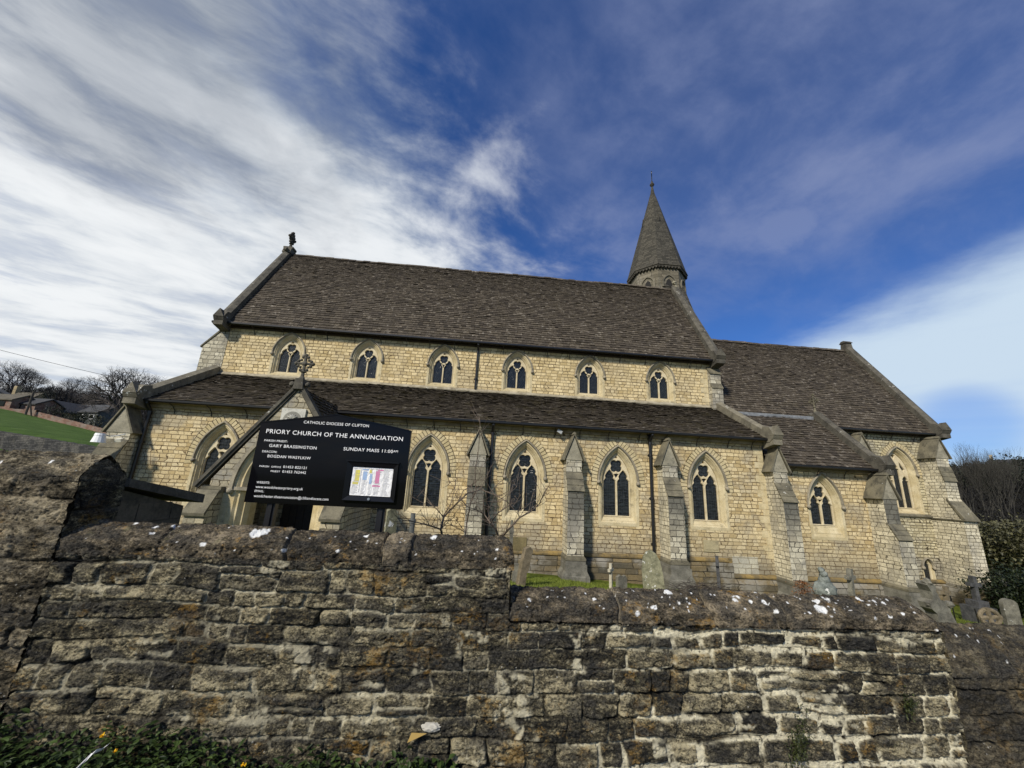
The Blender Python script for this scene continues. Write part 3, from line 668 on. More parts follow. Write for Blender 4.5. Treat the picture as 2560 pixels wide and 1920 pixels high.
# ================================================================== CHURCH
church = empty('church', (0, 19, -3.4), 'long stone priory church with clerestory, mossy stone-tiled roofs, gabled porch and small octagonal spire', 'church')
YA, YC = 16.0, 19.3
def arch(cx, a, zs, zb, Rr, nseg=14):
    """closed outline, counter-clockwise from bottom left"""
    pts = [(cx-a, zb), (cx+a, zb), (cx+a, zs)]
    c = cx+a-Rr; t1 = math.acos(max(-1, min(1, (Rr-a)/Rr)))
    for i in range(1, nseg+1): t = t1*i/nseg; pts.append((c+Rr*math.cos(t), zs+Rr*math.sin(t)))
    c = cx-a+Rr
    for i in range(nseg-1, -1, -1): t = t1*i/nseg; pts.append((c-Rr*math.cos(t), zs+Rr*math.sin(t)))
    return pts
def offs(pts, d):                    # offset closed ccw polygon outwards by d
    out = []; n = len(pts)
    for i in range(n):
        a = Vector(pts[i-1]); b_ = Vector(pts[i]); c = Vector(pts[(i+1) % n])
        e1 = (b_-a); e2 = (c-b_)
        if e1.length < 1e-6 or e2.length < 1e-6: out.append(tuple(b_)); continue
        n1 = Vector((e1.y, -e1.x)).normalized(); n2 = Vector((e2.y, -e2.x)).normalized()
        m_ = (n1+n2); m_ = m_.normalized() if m_.length > 1e-4 else n1
        k = min(2.0, 1/max(0.3, m_.dot(n1))); out.append((b_.x+m_.x*d*k, b_.y+m_.y*d*k))
    return out
def holed(mb, outer, holes, mp, d, m=0):
    rings = [outer]+holes; flat = [p for r_ in rings for p in r_]
    idx = [mb.vert(mp(p[0], d, p[1])) for p in flat]
    for t in tessellate_polygon([[Vector((p[0], p[1], 0)) for p in r_] for r_ in rings]): mb.face([idx[i] for i in t], m)
def loft(mb, A, da, B, db, mp, m=0, closed=True):
    n = len(A); ia = [mb.vert(mp(p[0], da, p[1])) for p in A]; ib = [mb.vert(mp(p[0], db, p[1])) for p in B]
    for i in range(n if closed else n-1): j = (i+1) % n; mb.face((ia[i], ia[j], ib[j], ib[i]), m)
def quatre(cx, cz, d, c, n=40, rot=0):
    out = []
    for i in range(n):
        th = 2*math.pi*i/n; ph = ((th-rot+math.pi/4) % (math.pi/2))-math.pi/4
        r_ = d*math.cos(ph)+math.sqrt(max(0, c*c-(d*math.sin(ph))**2)); out.append((cx+r_*math.cos(th), cz+r_*math.sin(th)))
    return out
def light(cx, a, zs, zb, k=1.35, cusp=0.30):
    """lancet light with a trefoil-cusped head"""
    Rr = a*2*k/1.35; base = arch(cx, a, zs, zb, Rr, 12); out = []
    top = max(p[1] for p in base)
    for (x_, z_) in base:
        if z_ > zs+1e-6:
            f = (z_-zs)/(top-zs); bump = max(0, 1-abs(f-0.36)/0.17)*cusp
            x_ = cx+(x_-cx)*(1-bump); z_ = z_-0.0*bump
        out.append((x_, z_))
    return out
def ywall(Y):
    return lambda u, d, z: (u, Y+d, z)
def window(Y, cx, ah, zs, apex, g, zg, sill_drop, parent, glassm, kind='two', depth=0.20, vous=False, frame_low=None, mp=None, label=None):
    """ah: half width to the outside of the hood; g: half width of the glass; returns outline of the wall opening"""
    mp = mp or ywall(Y)
    rise = apex-zs; Rr = (ah*ah+rise*rise)/(2*ah)
    def O(d, zb): return arch(cx, ah-d, zs, zb, Rr-d)
    ws = zg-sill_drop                     # outer sill
    dg = ah-g
    f = MB()
    S0 = O(0.02, ws-0.12); S1 = O(dg*0.42, ws); 
    loft(f, S0, -0.006, S1, -0.006, mp); loft(f, O(0.02, ws-0.12), 0.03, S0, -0.006, mp)
    steps = [(dg*0.42, ws, -0.006), (dg*0.55, ws+sill_drop*0.25, 0.05), (dg*0.60, ws+sill_drop*0.30, 0.045), (dg*0.70, ws+sill_drop*0.5, 0.10), (dg*0.84, ws+sill_drop*0.8, depth*0.8), (dg*0.90, ws+sill_drop*0.85, depth*0.78), (dg, zg, depth+0.10)]
    for (d0, z0, y0), (d1, z1, y1) in zip(steps, steps[1:]): loft(f, O(d0, z0), y0, O(d1, z1), y1, mp)
    fr = part(f, 'window', MAT['dressed'], parent)
    if label: fr['label'] = label
    # hood mould
    h = MB(); nn = 14
    def Hd(d): return [p for p in O(d, zs-0.02)][1:]+[O(d, zs-0.02)[0]]
    hw = 0.085
    A0, A1, A2, A3 = Hd(0.0), Hd(0.0), Hd(hw*0.6), Hd(hw)
    loft(h, A0, 0.0, A1, -0.07, mp, closed=False); loft(h, A1, -0.07, A2, -0.085, mp, closed=False); loft(h, A2, -0.085, A3, -0.01, mp, closed=False)
    for sx in (-1, 1):
        c_ = mp(cx+sx*(ah-0.04), -0.05, zs-0.05); h.ico(c_, 0.085, 1, 0.12)
    part(h, 'hood_mould', MAT['hood'] if not vous else MAT['hood'], fr, True)
    # tracery
    t = MB(); outer = O(dg-0.01, zg-0.01); top = apex-dg*1.25
    holes = []
    if kind == 'two':
        mu = 0.040; la = (g-0.018-mu)/2; lc = mu+la
        inner_apex = zs+math.sqrt(max(0.01, (Rr-dg)**2-(Rr-ah)**2))
        H = inner_apex-zs
        lz = zs-0.02+0.0*H
        qr = min(g*0.50, H*0.30); qz = inner_apex-0.10-qr*1.42
        lrise = qz-qr*1.05-lz
        lh = la*2*0.80
        for sx in (-1, 1):
            k_ = max(0.9, min(1.5, (lrise+0.16)/ (la*1.3)))
            holes.append(light(cx+sx*lc, la, lz-0.05, zg+0.02, 1.35*0.95*k_))
        holes.append(quatre(cx, qz, qr*0.50, qr*0.50, rot=math.pi/4))
        zt = qz-qr*1.18
        holes.append([(cx, zt-0.25*qr-0.10), (cx+0.10, zt-0.01), (cx, zt+0.015), (cx-0.10, zt-0.01)])
        holes.append([(cx-0.05, inner_apex-0.16), (cx+0.05, inner_apex-0.16), (cx, inner_apex-0.07)])
    elif kind == 'three':
        mu = 0.035; la = (g-0.03-2*mu)/3
        inner_apex = zs+math.sqrt(max(0.01, (Rr-dg)**2-(Rr-ah)**2))
        for i, dz_ in ((-1, -0.35), (0, 0.28), (1, -0.35)):
            holes.append(light(cx+i*(2*la+2*mu), la, zs-0.12+dz_, zg+0.02, 1.5))
        zt = zs+0.28+la*2.0
        holes.append([(cx-0.10, zt+0.30), (cx, zt+0.12), (cx+0.10, zt+0.30), (cx, inner_apex-0.10)])
        for sx in (-1, 1):
            holes.append([(cx+sx*(2*la+0.05), zs+0.12), (cx+sx*(2*la+0.16), zs+0.24), (cx+sx*(2*la-0.02), zs+0.52), (cx+sx*(la+0.08), zs+0.60), (cx+sx*(la+0.10), zs+0.36)][::sx])
    else:
        holes.append(light(cx, g-0.03, zs, zg+0.02, 1.35, 0.12))
    d0 = depth
    holes_f = [offs(hh, 0.016) for hh in holes]
    holed(t, outer, holes_f, mp, d0)
    for hf, hh in zip(holes_f, holes):
        loft(t, hf, d0, hh, d0+0.035, mp); loft(t, hh, d0+0.035, hh, d0+0.12, mp)
    part(t, 'tracery', MAT['tracery'], fr)
    gl = MB(); holed(gl, O(dg-0.03, zg-0.03), [], mp, d0+0.085); part(gl, 'glass', glassm, fr)
    if vous:
        v = MB(); bk = MB(); r0, r1 = 0.025, 0.26
        a_ = ah; cR = cx+a_-Rr; cL = cx-a_+Rr; t0 = -0.10; t1 = math.acos((Rr-a_)/Rr)
        rr_ = random.Random(int(cx*100)+7)
        for sx in (0, 1):
            c_ = cR if sx == 0 else cL; sg = 1 if sx == 0 else -1; n_ = 15
            for i in range(n_):
                ta = t0+(t1-t0)*i/n_; tb = t0+(t1-t0)*(i+1)/n_
                g_ = 0.014/(Rr+r1)
                e0 = Rr+r0; e1 = Rr+r1+rr_.uniform(-0.025, 0.02)
                aa, ab = ta+g_, tb-g_
                p4 = [(c_+sg*e*math.cos(q_), zs+e*math.sin(q_)) for e, q_ in ((e0, aa), (e1, aa), (e1, ab), (e0, ab))]
                p4 = [(max(x_, cx+0.004) if sg > 0 else min(x_, cx-0.004), z_) for x_, z_ in p4]
                v.t = rr_.random(); d_ = -0.012-rr_.uniform(0, 0.008)
                loft(v, p4, 0.002, p4, d_, mp); v.poly([mp(p[0], d_, p[1]) for p in p4])
            A = [(c_+sg*(Rr+r0-0.02)*math.cos(t0+(t1-t0)*i/20), zs+(Rr+r0-0.02)*math.sin(t0+(t1-t0)*i/20)) for i in range(21)]
            B = [(c_+sg*(Rr+r1+0.012)*math.cos(t0+(t1-t0)*i/20), zs+(Rr+r1+0.012)*math.sin(t0+(t1-t0)*i/20)) for i in range(21)]
            loft(bk, A, -0.003-0.001*sx, B, -0.003-0.001*sx, mp, closed=False)
        part(bk, 'arch_joints', MAT['joint'], fr); part(v, 'voussoirs', MAT['voussoir'], fr)
    return O(dg*0.38, ws-0.01)

# --- windows (each returns the hole to cut from its wall)
holesA, holesC, holesE = [], [], []
names = {-10.14: 'left of the porch', -2.08: 'right of the notice board', 1.85: 'second', 5.74: 'third', 9.59: 'fourth'}
for i, cx in enumerate((-10.14, -2.08, 1.85, 5.74, 9.59)):
    gm_ = [MAT['g_st'], MAT['g_row'], MAT['g_row'], MAT['g_st'], MAT['g_st']][i]
    holesA.append(window(YA, cx, 0.87, 0.33, 1.84, 0.56, -1.04, 0.24, church, gm_, vous=True))
holesA.append(window(YA, 14.77, 0.83, -0.21, 1.20, 0.52, -0.99, 0.46, church, MAT['g_st']))
for i in range(6):
    holesC.append(window(YC, -10.02+i*3.875, 0.82, 5.80, 6.93, 0.50, 4.86, 0.16, church, MAT['g_dia'], depth=0.18))
holesE.append(window(YC, 22.42, 0.97, 1.62, 3.08, 0.66, -0.14, 0.34, church, MAT['g_dia'], kind='three', depth=0.22, vous=True))
holesE.append(window(YC, 22.90, 0.34, -2.95, -2.50, 0.21, -3.60, 0.06, church, MAT['g_row'], kind='one', depth=0.05))

def wall(name, outer, holes, Y, material, parent=church):
    w_ = MB(); holed(w_, outer, holes, ywall(Y), 0); return part(w_, name, material, parent)
ZB = -5.2
wall('aisle_wall', [(-13.06, ZB), (12.2, ZB), (12.2, 2.46), (-13.06, 2.46)], holesA[:5], YA, MAT['aisle'])
wall('chapel_wall', [(12.2, ZB), (17.3, ZB), (17.3, 1.50), (12.2, 1.50)], holesA[5:], YA+0.003, MAT['aisle'])
wall('clerestory_wall', [(-13.06, 4.2), (12.2, 4.2), (12.2, 7.15), (-13.06, 7.15)], holesC, YC, MAT['clere'])
wall('chancel_wall', [(12.2, ZB), (24.6, ZB), (24.6, 3.85), (12.2, 3.85)], holesE, YC+0.003, MAT['chan'])
# gable-end and back walls
RY, RZ = 23.1, 13.58
e = MB()
def xwall(mb, pts, x): holed(mb, pts, [], lambda u, d, z: (x+d, u, z), 0)
xwall(e, [(YC, ZB), (26.9, ZB), (26.9, 7.1), (RY, RZ-0.1), (YC, 7.1)], -13.06)
xwall(e, [(YA, ZB), (YC, ZB), (YC, 4.5), (YA, 2.5)], -13.06)
part(e, 'west_gable_wall', MAT['clere'], church)
e = MB(); xwall(e, [(YC, 3.0), (26.9, 3.0), (26.9, 7.1), (RY, RZ-0.1), (YC, 7.1)], 12.2); part(e, 'east_gable_wall', MAT['clere'], church)
e = MB(); xwall(e, [(YC, ZB), (26.9, ZB), (26.9, 3.8), (RY, 10.0), (YC, 3.8)], 24.6); xwall(e, [(YA, ZB), (YC, ZB), (YC, 3.2), (18.5, 4.1), (YA, 1.5)], 17.3)
xwall(e, [(YA, 1.2), (YC, 1.2), (YC, 4.5), (YA, 2.46)], 12.2)
e.box(-13.06, 24.6, 26.9, 26.95, ZB, 3.8); e.box(-13.06, 12.2, 26.87, 26.9, 3.8, 7.1)
part(e, 'end_wall', MAT['chan'], church)

# --- stone-tile roofs: every tile a slab
def roof(name, P0, U, V, Lu, Lv, e0, e1, wmin, wmax, material, parent, seed, under=True, clip=None):
    rr_ = random.Random(seed); P0, U, V = Vector(P0), Vector(U).normalized(), Vector(V).normalized(); Nn = U.cross(V).normalized()
    if Nn.z < 0: Nn = -Nn
    mb = MB(); v = -0.03; row = 0
    sag = lambda u: 0.025*math.sin(u*0.7+seed)+0.015*math.sin(u*2.1+seed*2)
    while v < Lv:
        ex = e0+(e1-e0)*(v/Lv); ex *= rr_.uniform(0.92, 1.08)
        u = -rr_.uniform(0, wmax)*0.5-0.02
        while u < Lu:
            w_ = rr_.uniform(wmin, wmax)*(1.0-0.25*v/Lv)
            ua, ub = max(0.0, u), min(Lu, u+w_-rr_.uniform(0.004, 0.012))
            if ub-ua > 0.04:
                th = rr_.uniform(0.020, 0.036)*(1 if rr_.random() > 0.06 else 1.7); va = v+rr_.uniform(-0.016, 0.016); vb = min(Lv, v+ex*1.25)
                tt = th+rr_.uniform(0, 0.010); tl = rr_.uniform(-0.006, 0.006)
                b_ = 0.016
                mb.t = min(1, max(0, rr_.gauss(0.5, 0.26)))
                o_ = sag((ua+ub)/2)*0.6+0.01*math.sin(v*1.7+u)
                def Q(a, c, h): return P0+U*a+V*c+Nn*(h+o_)
                sk = rr_.uniform(-0.008, 0.008)
                k = [mb.vert(p) for p in (Q(ua, va+sk+0.035, b_-0.02), Q(ub, va-sk+0.035, b_-0.02), Q(ua, va+sk, b_+tt+tl), Q(ub, va-sk, b_+tt-tl), Q(ub, vb, 0.010), Q(ua, vb, 0.010))]
                mb.face((k[2], k[3], k[4], k[5])); mb.face((k[0], k[1], k[3], k[2])); mb.face((k[0], k[2], k[5])); mb.face((k[1], k[4], k[3]))
            u += w_
        v += ex; row += 1
    if under:
        mb.t = 0.1; q_ = [P0+Nn*-0.03, P0+U*Lu+Nn*-0.03, P0+U*Lu+V*Lv+Nn*-0.03, P0+V*Lv+Nn*-0.03]; mb.poly(q_)
    return part(mb, name, material, parent)
def slopev(y0, z0, y1, z1): return Vector((0, y1-y0, z1-z0)), math.hypot(y1-y0, z1-z0)
V_, L_ = slopev(19.0, 7.10, RY, RZ); roof('nave_roof', (-13.06, 19.0, 7.10), (1, 0, 0), V_, 25.26, L_, 0.22, 0.105, 0.18, 0.38, MAT['tile'], church, 1)
nb = MB(); nb.poly([(-13.06, RY, RZ), (12.2, RY, RZ), (12.2, 27.2, 7.1), (-13.06, 27.2, 7.1)]); nb.poly([(12.2, 23.2, 10.1), (24.6, 23.2, 10.1), (24.6, 27.2, 3.9), (12.2, 27.2, 3.9)])
part(nb, 'north_roof', MAT['tile'], church)
V_, L_ = slopev(15.70, 2.47, YC, 4.50); roof('aisle_roof', (-13.06, 15.70, 2.47), (1, 0, 0), V_, 25.26, L_, 0.18, 0.12, 0.16, 0.36, MAT['tilemoss'], church, 2)
V_, L_ = slopev(19.0, 3.86, 23.2, 10.1); roof('chancel_roof', (12.2, 19.0, 3.86), (1, 0, 0), V_, 12.4, L_, 0.20, 0.105, 0.18, 0.38, MAT['tile'], church, 3)
V_, L_ = slopev(15.70, 1.46, 18.5, 4.16); roof('chapel_roof', (12.35, 15.70, 1.46), (1, 0, 0), V_, 4.85, L_, 0.20, 0.15, 0.18, 0.40, MAT['tile'], church, 4)
rb = MB(); rb.poly([(12.2, 18.5, 4.17), (17.2, 18.5, 4.17), (17.2, YC, 3.4), (12.2, YC, 3.4)]); rb.box(12.5, 17.0, 18.33, 18.56, 4.02, 4.19); part(rb, 'lead_ridge', MAT['lead'], church)
rg = MB(); rr_ = random.Random(4)
for (xa, xb, y_, z_) in ((-13.0, 12.2, RY, RZ), (12.2, 24.5, 23.2, 10.1)):
    rg = MB(); x_ = xa
    while x_ < xb:
        w_ = rr_.uniform(0.38, 0.5); rg.t = rr_.random(); d_ = rr_.uniform(-0.02, 0.02)+0.02*math.sin(x_*0.9)
        rg.prism([(y_-0.17, z_-0.10+d_), (y_, z_+0.09+d_), (y_+0.17, z_-0.10+d_)], x_, min(xb, x_+w_-0.012), 'x'); x_ += w_
    part(rg, 'ridge_tiles', MAT['tile'], church)

fl = MB(); fl.prism([(YC-0.13, 4.42), (YC-0.16, 4.50), (YC-0.002, 4.64), (YC-0.002, 4.42)], -13.06, 12.2, 'x'); part(fl, 'weather_course', stone('pale_mortar_fillet', (0.22, 0.19, 0.13), (0.40, 0.36, 0.27), (0.10, 0.085, 0.06), 0.8, 0.06), church)
# --- cornices, gutters with hooks, downpipes
def gutter(x0, x1, y, z, parent, wally, seed, step=1.25, spur=None):
    g_ = MB(); g_.prism([(y-0.075, z+0.045), (y-0.07, z-0.03), (y-0.03, z-0.065), (y+0.03, z-0.065), (y+0.07, z-0.03), (y+0.075, z+0.045)], x0, x1, 'x')
    go = part(g_, 'gutter', MAT['iron'], parent); rr_ = random.Random(seed); x_ = x0+0.45
    while x_ < x1-0.1:
        b_ = MB(); b_.tube([(x_, y+0.02, z-0.06), (x_+0.01, y+(wally-y)*0.6, z-0.14), (x_+0.03, wally-0.03, z-0.30), (x_+0.02, wally-0.012, z-0.42)], 0.016, 5); part(b_, 'bracket', MAT['iron'], go)
        x_ += step*rr_.uniform(0.85, 1.15)
    return go
gutter(-13.7, 12.75, 15.60, 2.42, church, YA, 1); gutter(-13.75, 12.75, 18.93, 7.06, church, YC, 2); gutter(12.95, 17.45, 15.60, 1.40, church, YA, 3); gutter(17.6, 25.0, 18.93, 3.80, church, YC, 4, 1.5)
cn = MB(); cn.box(-13.3, 12.25, YA-0.10, YA+0.01, 2.20, 2.40); cn.box(-13.3, 12.25, YA-0.28, YA-0.09, 2.36, 2.45); cn.box(12.3, 17.3, YA-0.08, YA+0.01, 1.24, 1.40)
part(cn, 'cornice', stone('cornice_stone', (0.22, 0.17, 0.10), (0.36, 0.29, 0.18), (0.10, 0.08, 0.05), 0.6), church)
cn = MB(); cn.box(-13.1, 12.3, YC-0.08, YC+0.01, 6.93, 7.06); cn.box(12.9, 24.7, YC-0.08, YC+0.01, 3.68, 3.80); part(cn, 'cornice', MAT['wood'], church)
def pipe(x, y, z0, z1, parent, swan=0.28, hopper=False, r=0.048):
    p_ = MB(); p_.tube([(x, y-swan, z1+0.02), (x, y-swan, z1-0.10), (x, y, z1-0.36), (x, y, z1-0.46), (x, y, z0)], r, 10)
    for zc in np.arange(z0+0.5, z1-0.4, 1.75): p_.tube([(x, y, zc), (x, y, zc+0.09)], r+0.018, 10); p_.box(x-0.10, x+0.10, y+0.02, y+0.06, zc+0.02, zc+0.06)
    p_.tube([(x, y, z1-0.50), (x, y, z1-0.38)], r+0.016, 10)
    if hopper: p_.prism([(x-0.12, z1-0.02), (x+0.12, z1-0.02), (x+0.07, z1-0.28), (x-0.07, z1-0.28)], y-0.12, y+0.08, 'y')
    return part(p_, 'downpipe', MAT['iron'], parent)
pipe(-12.93, YA-0.12, -3.2, 2.42, church, 0.26, r=0.065); pipe(0.43, YA-0.09, -3.3, 2.42, church, 0.28, r=0.062); pipe(7.12, YA-0.09, -2.55, 2.42, church, 0.28, True, r=0.062); pipe(-0.53, YC-0.08, 4.62, 7.05, church, 0.26, r=0.05)

# --- plinths and string courses
def prof_x(mb, prof, x0, x1): mb.prism(prof, x0, x1, 'x')
pl = MB()
for (x0, x1, zt, Yw) in ((-13.06, 9.05, -2.50, YA), (10.35, 12.25, -3.08, YA), (12.25, 17.3, -3.08, YA), (17.3, 24.6, -3.62, YC)):
    prof_x(pl, [(Yw, ZB), (Yw-0.16, ZB), (Yw-0.16, zt-0.28), (Yw-0.06, zt-0.12), (Yw, zt-0.05)], x0, x1)
pl.box(9.05, 10.35, YA-0.13, YA, ZB, -2.60)
part(pl, 'plinth', MAT['plinth'], church)
MAT['string'] = stone('string_course_stone', (0.10, 0.085, 0.055), (0.27, 0.19, 0.07), (0.04, 0.035, 0.025), 0.9)
stc = MB()
def string(x0, x1, z, Yw): prof_x(stc, [(Yw+0.002, z+0.09), (Yw-0.10, z), (Yw-0.10, z-0.05), (Yw-0.06, z-0.07), (Yw+0.002, z-0.07)], x0, x1)
string(-13.06, 10.20, -2.52, YA); string(10.33, 12.2, -3.09, YA); string(12.2, 17.3, -3.09, YA+0.001); string(17.3, 24.6, -3.62, YC)
stc.prism([(10.20, -2.43), (10.33, -2.43), (10.33, -3.16), (10.20, -3.16)], YA-0.10, YA, 'y')
part(stc, 'string_course', MAT['string'], church)
stc = MB(); string(17.3, 24.6, -0.50, YC); part(stc, 'string_course', MAT['weather'], church)
# relief patches: repair panel, plaque, memorial panel
pa = MB(); pa.prism([(9.22, -2.22), (9.86, -2.22), (9.86, -1.78), (9.22, -1.78)], YA-0.035, YA, 'y'); pa.prism([(9.30, -2.14), (9.78, -2.14), (9.78, -1.86), (9.30, -1.86)], YA-0.05, YA-0.03, 'y'); part(pa, 'wall_plaque', stone('plaque_stone', (0.30, 0.26, 0.15), (0.42, 0.36, 0.22), (0.15, 0.13, 0.09), 0.5), church)
pa = MB(); pa.box(10.42, 11.5, YA-0.004, YA, -3.02, -2.35); part(pa, 'repair_patch', masonry('patched_masonry', (0.40, 0.38, 0.31), (0.52, 0.49, 0.38), (0.20, 0.16, 0.10), rowh=0.2, bw=0.4, rough_amp=0.4, grey=0.6), church)
pa = MB(); pa.box(0.62, 2.02, YA-0.05, YA, -2.52, -1.98); pa.box(0.72, 1.92, YA-0.062, YA-0.048, -2.44, -2.06); part(pa, 'memorial_panel', stone('memorial_stone', (0.12, 0.10, 0.05), (0.22, 0.18, 0.09), (0.06, 0.05, 0.03), 0.6), church)

# --- buttresses
def buttress(x0, x1, Yw, zf, s1, s2, zpl, parent, zg=ZB, w1=0.50, w2=0.86, gab=0.98, plinth=True, side=MAT['butt'], front=MAT['buttfront'], seed=0):
    """gabled buttress: zf foot of gablet, s1..s2 offset"""
    y1, y2 = Yw-w1, Yw-w2; xc = (x0+x1)/2
    b_ = MB(); b_.prism([(Yw+0.02, zg), (y2, zg), (y2, s2), (y1, s1), (y1, zf), (Yw+0.02, zf)], x0, x1, 'x'); root = part(b_, 'buttress', side, parent)
    f_ = MB(); e_ = 0.003
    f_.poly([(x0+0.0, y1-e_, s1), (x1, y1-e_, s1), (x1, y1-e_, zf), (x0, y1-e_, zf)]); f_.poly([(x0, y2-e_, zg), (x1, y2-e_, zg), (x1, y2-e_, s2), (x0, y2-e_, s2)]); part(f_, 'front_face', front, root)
    g_ = MB(); g_.prism([(x0-0.03, zf-0.03), (x1+0.03, zf-0.03), (xc, zf+gab-0.06)], y1-0.03, Yw, 'y'); part(g_, 'gablet', MAT['gablet'], root)
    c_ = MB(); t_ = 0.07
    for sx in (-1, 1):
        xo = xc+sx*((x1-x0)/2+0.09); d_ = Vector((xc-xo, 0, gab+0.04)).normalized(); nn_ = Vector((d_.z*sx, 0, -d_.x*sx)); 
        p0 = Vector((xo, 0, zf-0.06)); p1 = Vector((xc, 0, zf+gab))
        q4 = [(p0.x, p0.z), (p1.x, p1.z), (p1.x, p1.z+0.09), ((p0+nn_*t_).x, (p0+nn_*t_).z)]
        c_.prism(q4, y1-0.09, Yw, 'y')
    c_.prism([(xc-0.07, zf+gab+0.02), (xc+0.07, zf+gab+0.02), (xc, zf+gab+0.13)], y1-0.10, Yw, 'y'); part(c_, 'gable_coping', MAT['weather'], root)
    w_ = MB(); dd = Vector((0, y2-y1, s2-s1)).normalized(); up = Vector((0, dd.z, -dd.y)); up = -up if up.z < 0 else up
    k3 = 3
    for i in range(k3):
        a_ = Vector((0, y1, s1))+(Vector((0, y2, s2))-Vector((0, y1, s1)))*(i/k3); c2 = Vector((0, y1, s1))+(Vector((0, y2, s2))-Vector((0, y1, s1)))*((i+1)/k3)+dd*0.05
        w_.prism([(a_.y, a_.z), (c2.y, c2.z), ((c2+up*0.05).y, (c2+up*0.05).z), ((a_+up*0.025).y, (a_+up*0.025).z)], x0-0.02, x1+0.02, 'x')
    part(w_, 'weathering', MAT['weather'], root)
    if plinth:
        p_ = MB(); yb = y2-0.05
        p_.prism([(Yw, zg), (yb-0.12, zg), (yb-0.12, zpl-0.62), (yb-0.02, zpl-0.42), (yb-0.02, zpl-0.07), (Yw, zpl-0.07)], x0-0.06, x1+0.06, 'x')
        p_.prism([(x0-0.20, zg), (x1+0.20, zg), (x1+0.20, zpl-0.62), (x1+0.09, zpl-0.42), (x1+0.09, zpl-0.2), (x0-0.09, zpl-0.2), (x0-0.09, zpl-0.42), (x0-0.20, zpl-0.62)], yb-0.10, Yw, 'y')
        part(p_, 'plinth', stone('plinth_block_stone', (0.12, 0.115, 0.095), (0.22, 0.21, 0.175), (0.06, 0.06, 0.05), 0.7), root)
        s_ = MB(); s_.box(x0-0.07, x1+0.07, y2-0.09, Yw, zpl-0.08, zpl); s_.prism([(x0-0.07, zpl), (x1+0.07, zpl), (x1, zpl+0.08), (x0, zpl+0.08)], y2-0.06, Yw, 'y'); part(s_, 'string_course', MAT['weather'], root)
    return root
buttress(-13.88, -13.06, YA, 1.15, 0.86, 0.0, -2.5, church, w1=0.52, w2=0.9)
for xa in (-0.42, 3.44, 7.42): buttress(xa, xa+0.63, YA, 1.10, 0.58, -0.10, -2.52, church)
buttress(12.20, 12.82, YA, 1.10, 0.62, -0.10, -3.1, church)
buttress(16.72, 17.32, YA, 0.24, -0.78, -1.33, -3.12, church, w1=0.72, w2=1.03, gab=0.92)
# chancel: one behind the chapel gable and the big corner one
buttress(19.5, 20.15, YC, 2.62, 2.0, 1.4, -3.6, church, w1=0.62, w2=0.75, gab=0.86, plinth=False)
cb = buttress(23.68, 24.36, YC, 2.50, 2.04, 1.33, -3.65, church, w1=0.80, w2=0.94, gab=1.0, plinth=False, front=MAT['butt'])
c3 = MB(); c3.prism([(YC, ZB), (17.92, ZB), (17.92, -0.56), (18.36, 0.42), (YC, 0.42)], 23.66, 24.38, 'x'); part(c3, 'lower_stage', MAT['butt'], cb)
c3 = MB(); c3.prism([(18.40, 0.46), (17.82, -0.50), (17.80, -0.56), (17.92, -0.56), (18.40, 0.36)], 23.62, 24.42, 'x'); c3.box(23.60, 24.44, 17.80, YC, -0.60, -0.55); part(c3, 'weathering', MAT['weather'], cb)
c3 = MB(); c3.box(23.5, 24.52, 17.66, YC, ZB, -4.0); c3.prism([(23.5, -4.0), (24.52, -4.0), (24.42, -3.72), (23.62, -3.72)], 17.72, YC, 'y'); c3.box(23.6, 24.44, 17.80, YC, -3.72, -3.62); part(c3, 'plinth', MAT['plinth'], cb)
# clerestory end buttresses
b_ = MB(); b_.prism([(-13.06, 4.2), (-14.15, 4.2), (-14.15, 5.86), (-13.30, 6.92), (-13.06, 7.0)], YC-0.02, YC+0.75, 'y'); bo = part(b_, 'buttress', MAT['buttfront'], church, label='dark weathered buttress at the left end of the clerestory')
b_ = MB(); b_.prism([(-14.24, 5.80), (-14.24, 5.88), (-13.34, 7.0), (-13.28, 6.93)], YC-0.06, YC+0.8, 'y'); part(b_, 'weathering', MAT['weather'], bo)
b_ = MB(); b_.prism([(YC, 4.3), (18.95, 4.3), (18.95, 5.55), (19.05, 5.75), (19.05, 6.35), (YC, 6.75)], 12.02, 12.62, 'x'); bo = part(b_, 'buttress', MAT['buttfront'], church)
b_ = MB(); b_.prism([(YC, 6.72), (YC, 6.80), (19.00, 6.42), (18.98, 6.33)], 11.98, 12.66, 'x'); b_.prism([(18.91, 5.5), (18.91, 5.56), (19.05, 5.8), (19.05, 5.7)], 12.0, 12.64, 'x'); part(b_, 'weathering', MAT['weather'], bo)
rr_ = random.Random(9)
for (xq, sg, za, zb_, Yq) in ((12.02, -1, 4.5, 6.9, YC), (12.2, -1, -2.4, 2.2, YA)):
    qn = MB(); z_ = za; i = 0
    while z_ < zb_-0.2:
        h_ = rr_.uniform(0.24, 0.32); w_ = 0.42 if i % 2 else 0.25
        qn.box(xq-w_, xq, Yq-0.008, Yq, z_+0.008, min(zb_, z_+h_)-0.008); z_ += h_; i += 1
    part(qn, 'quoins', MAT['dressed'], church)

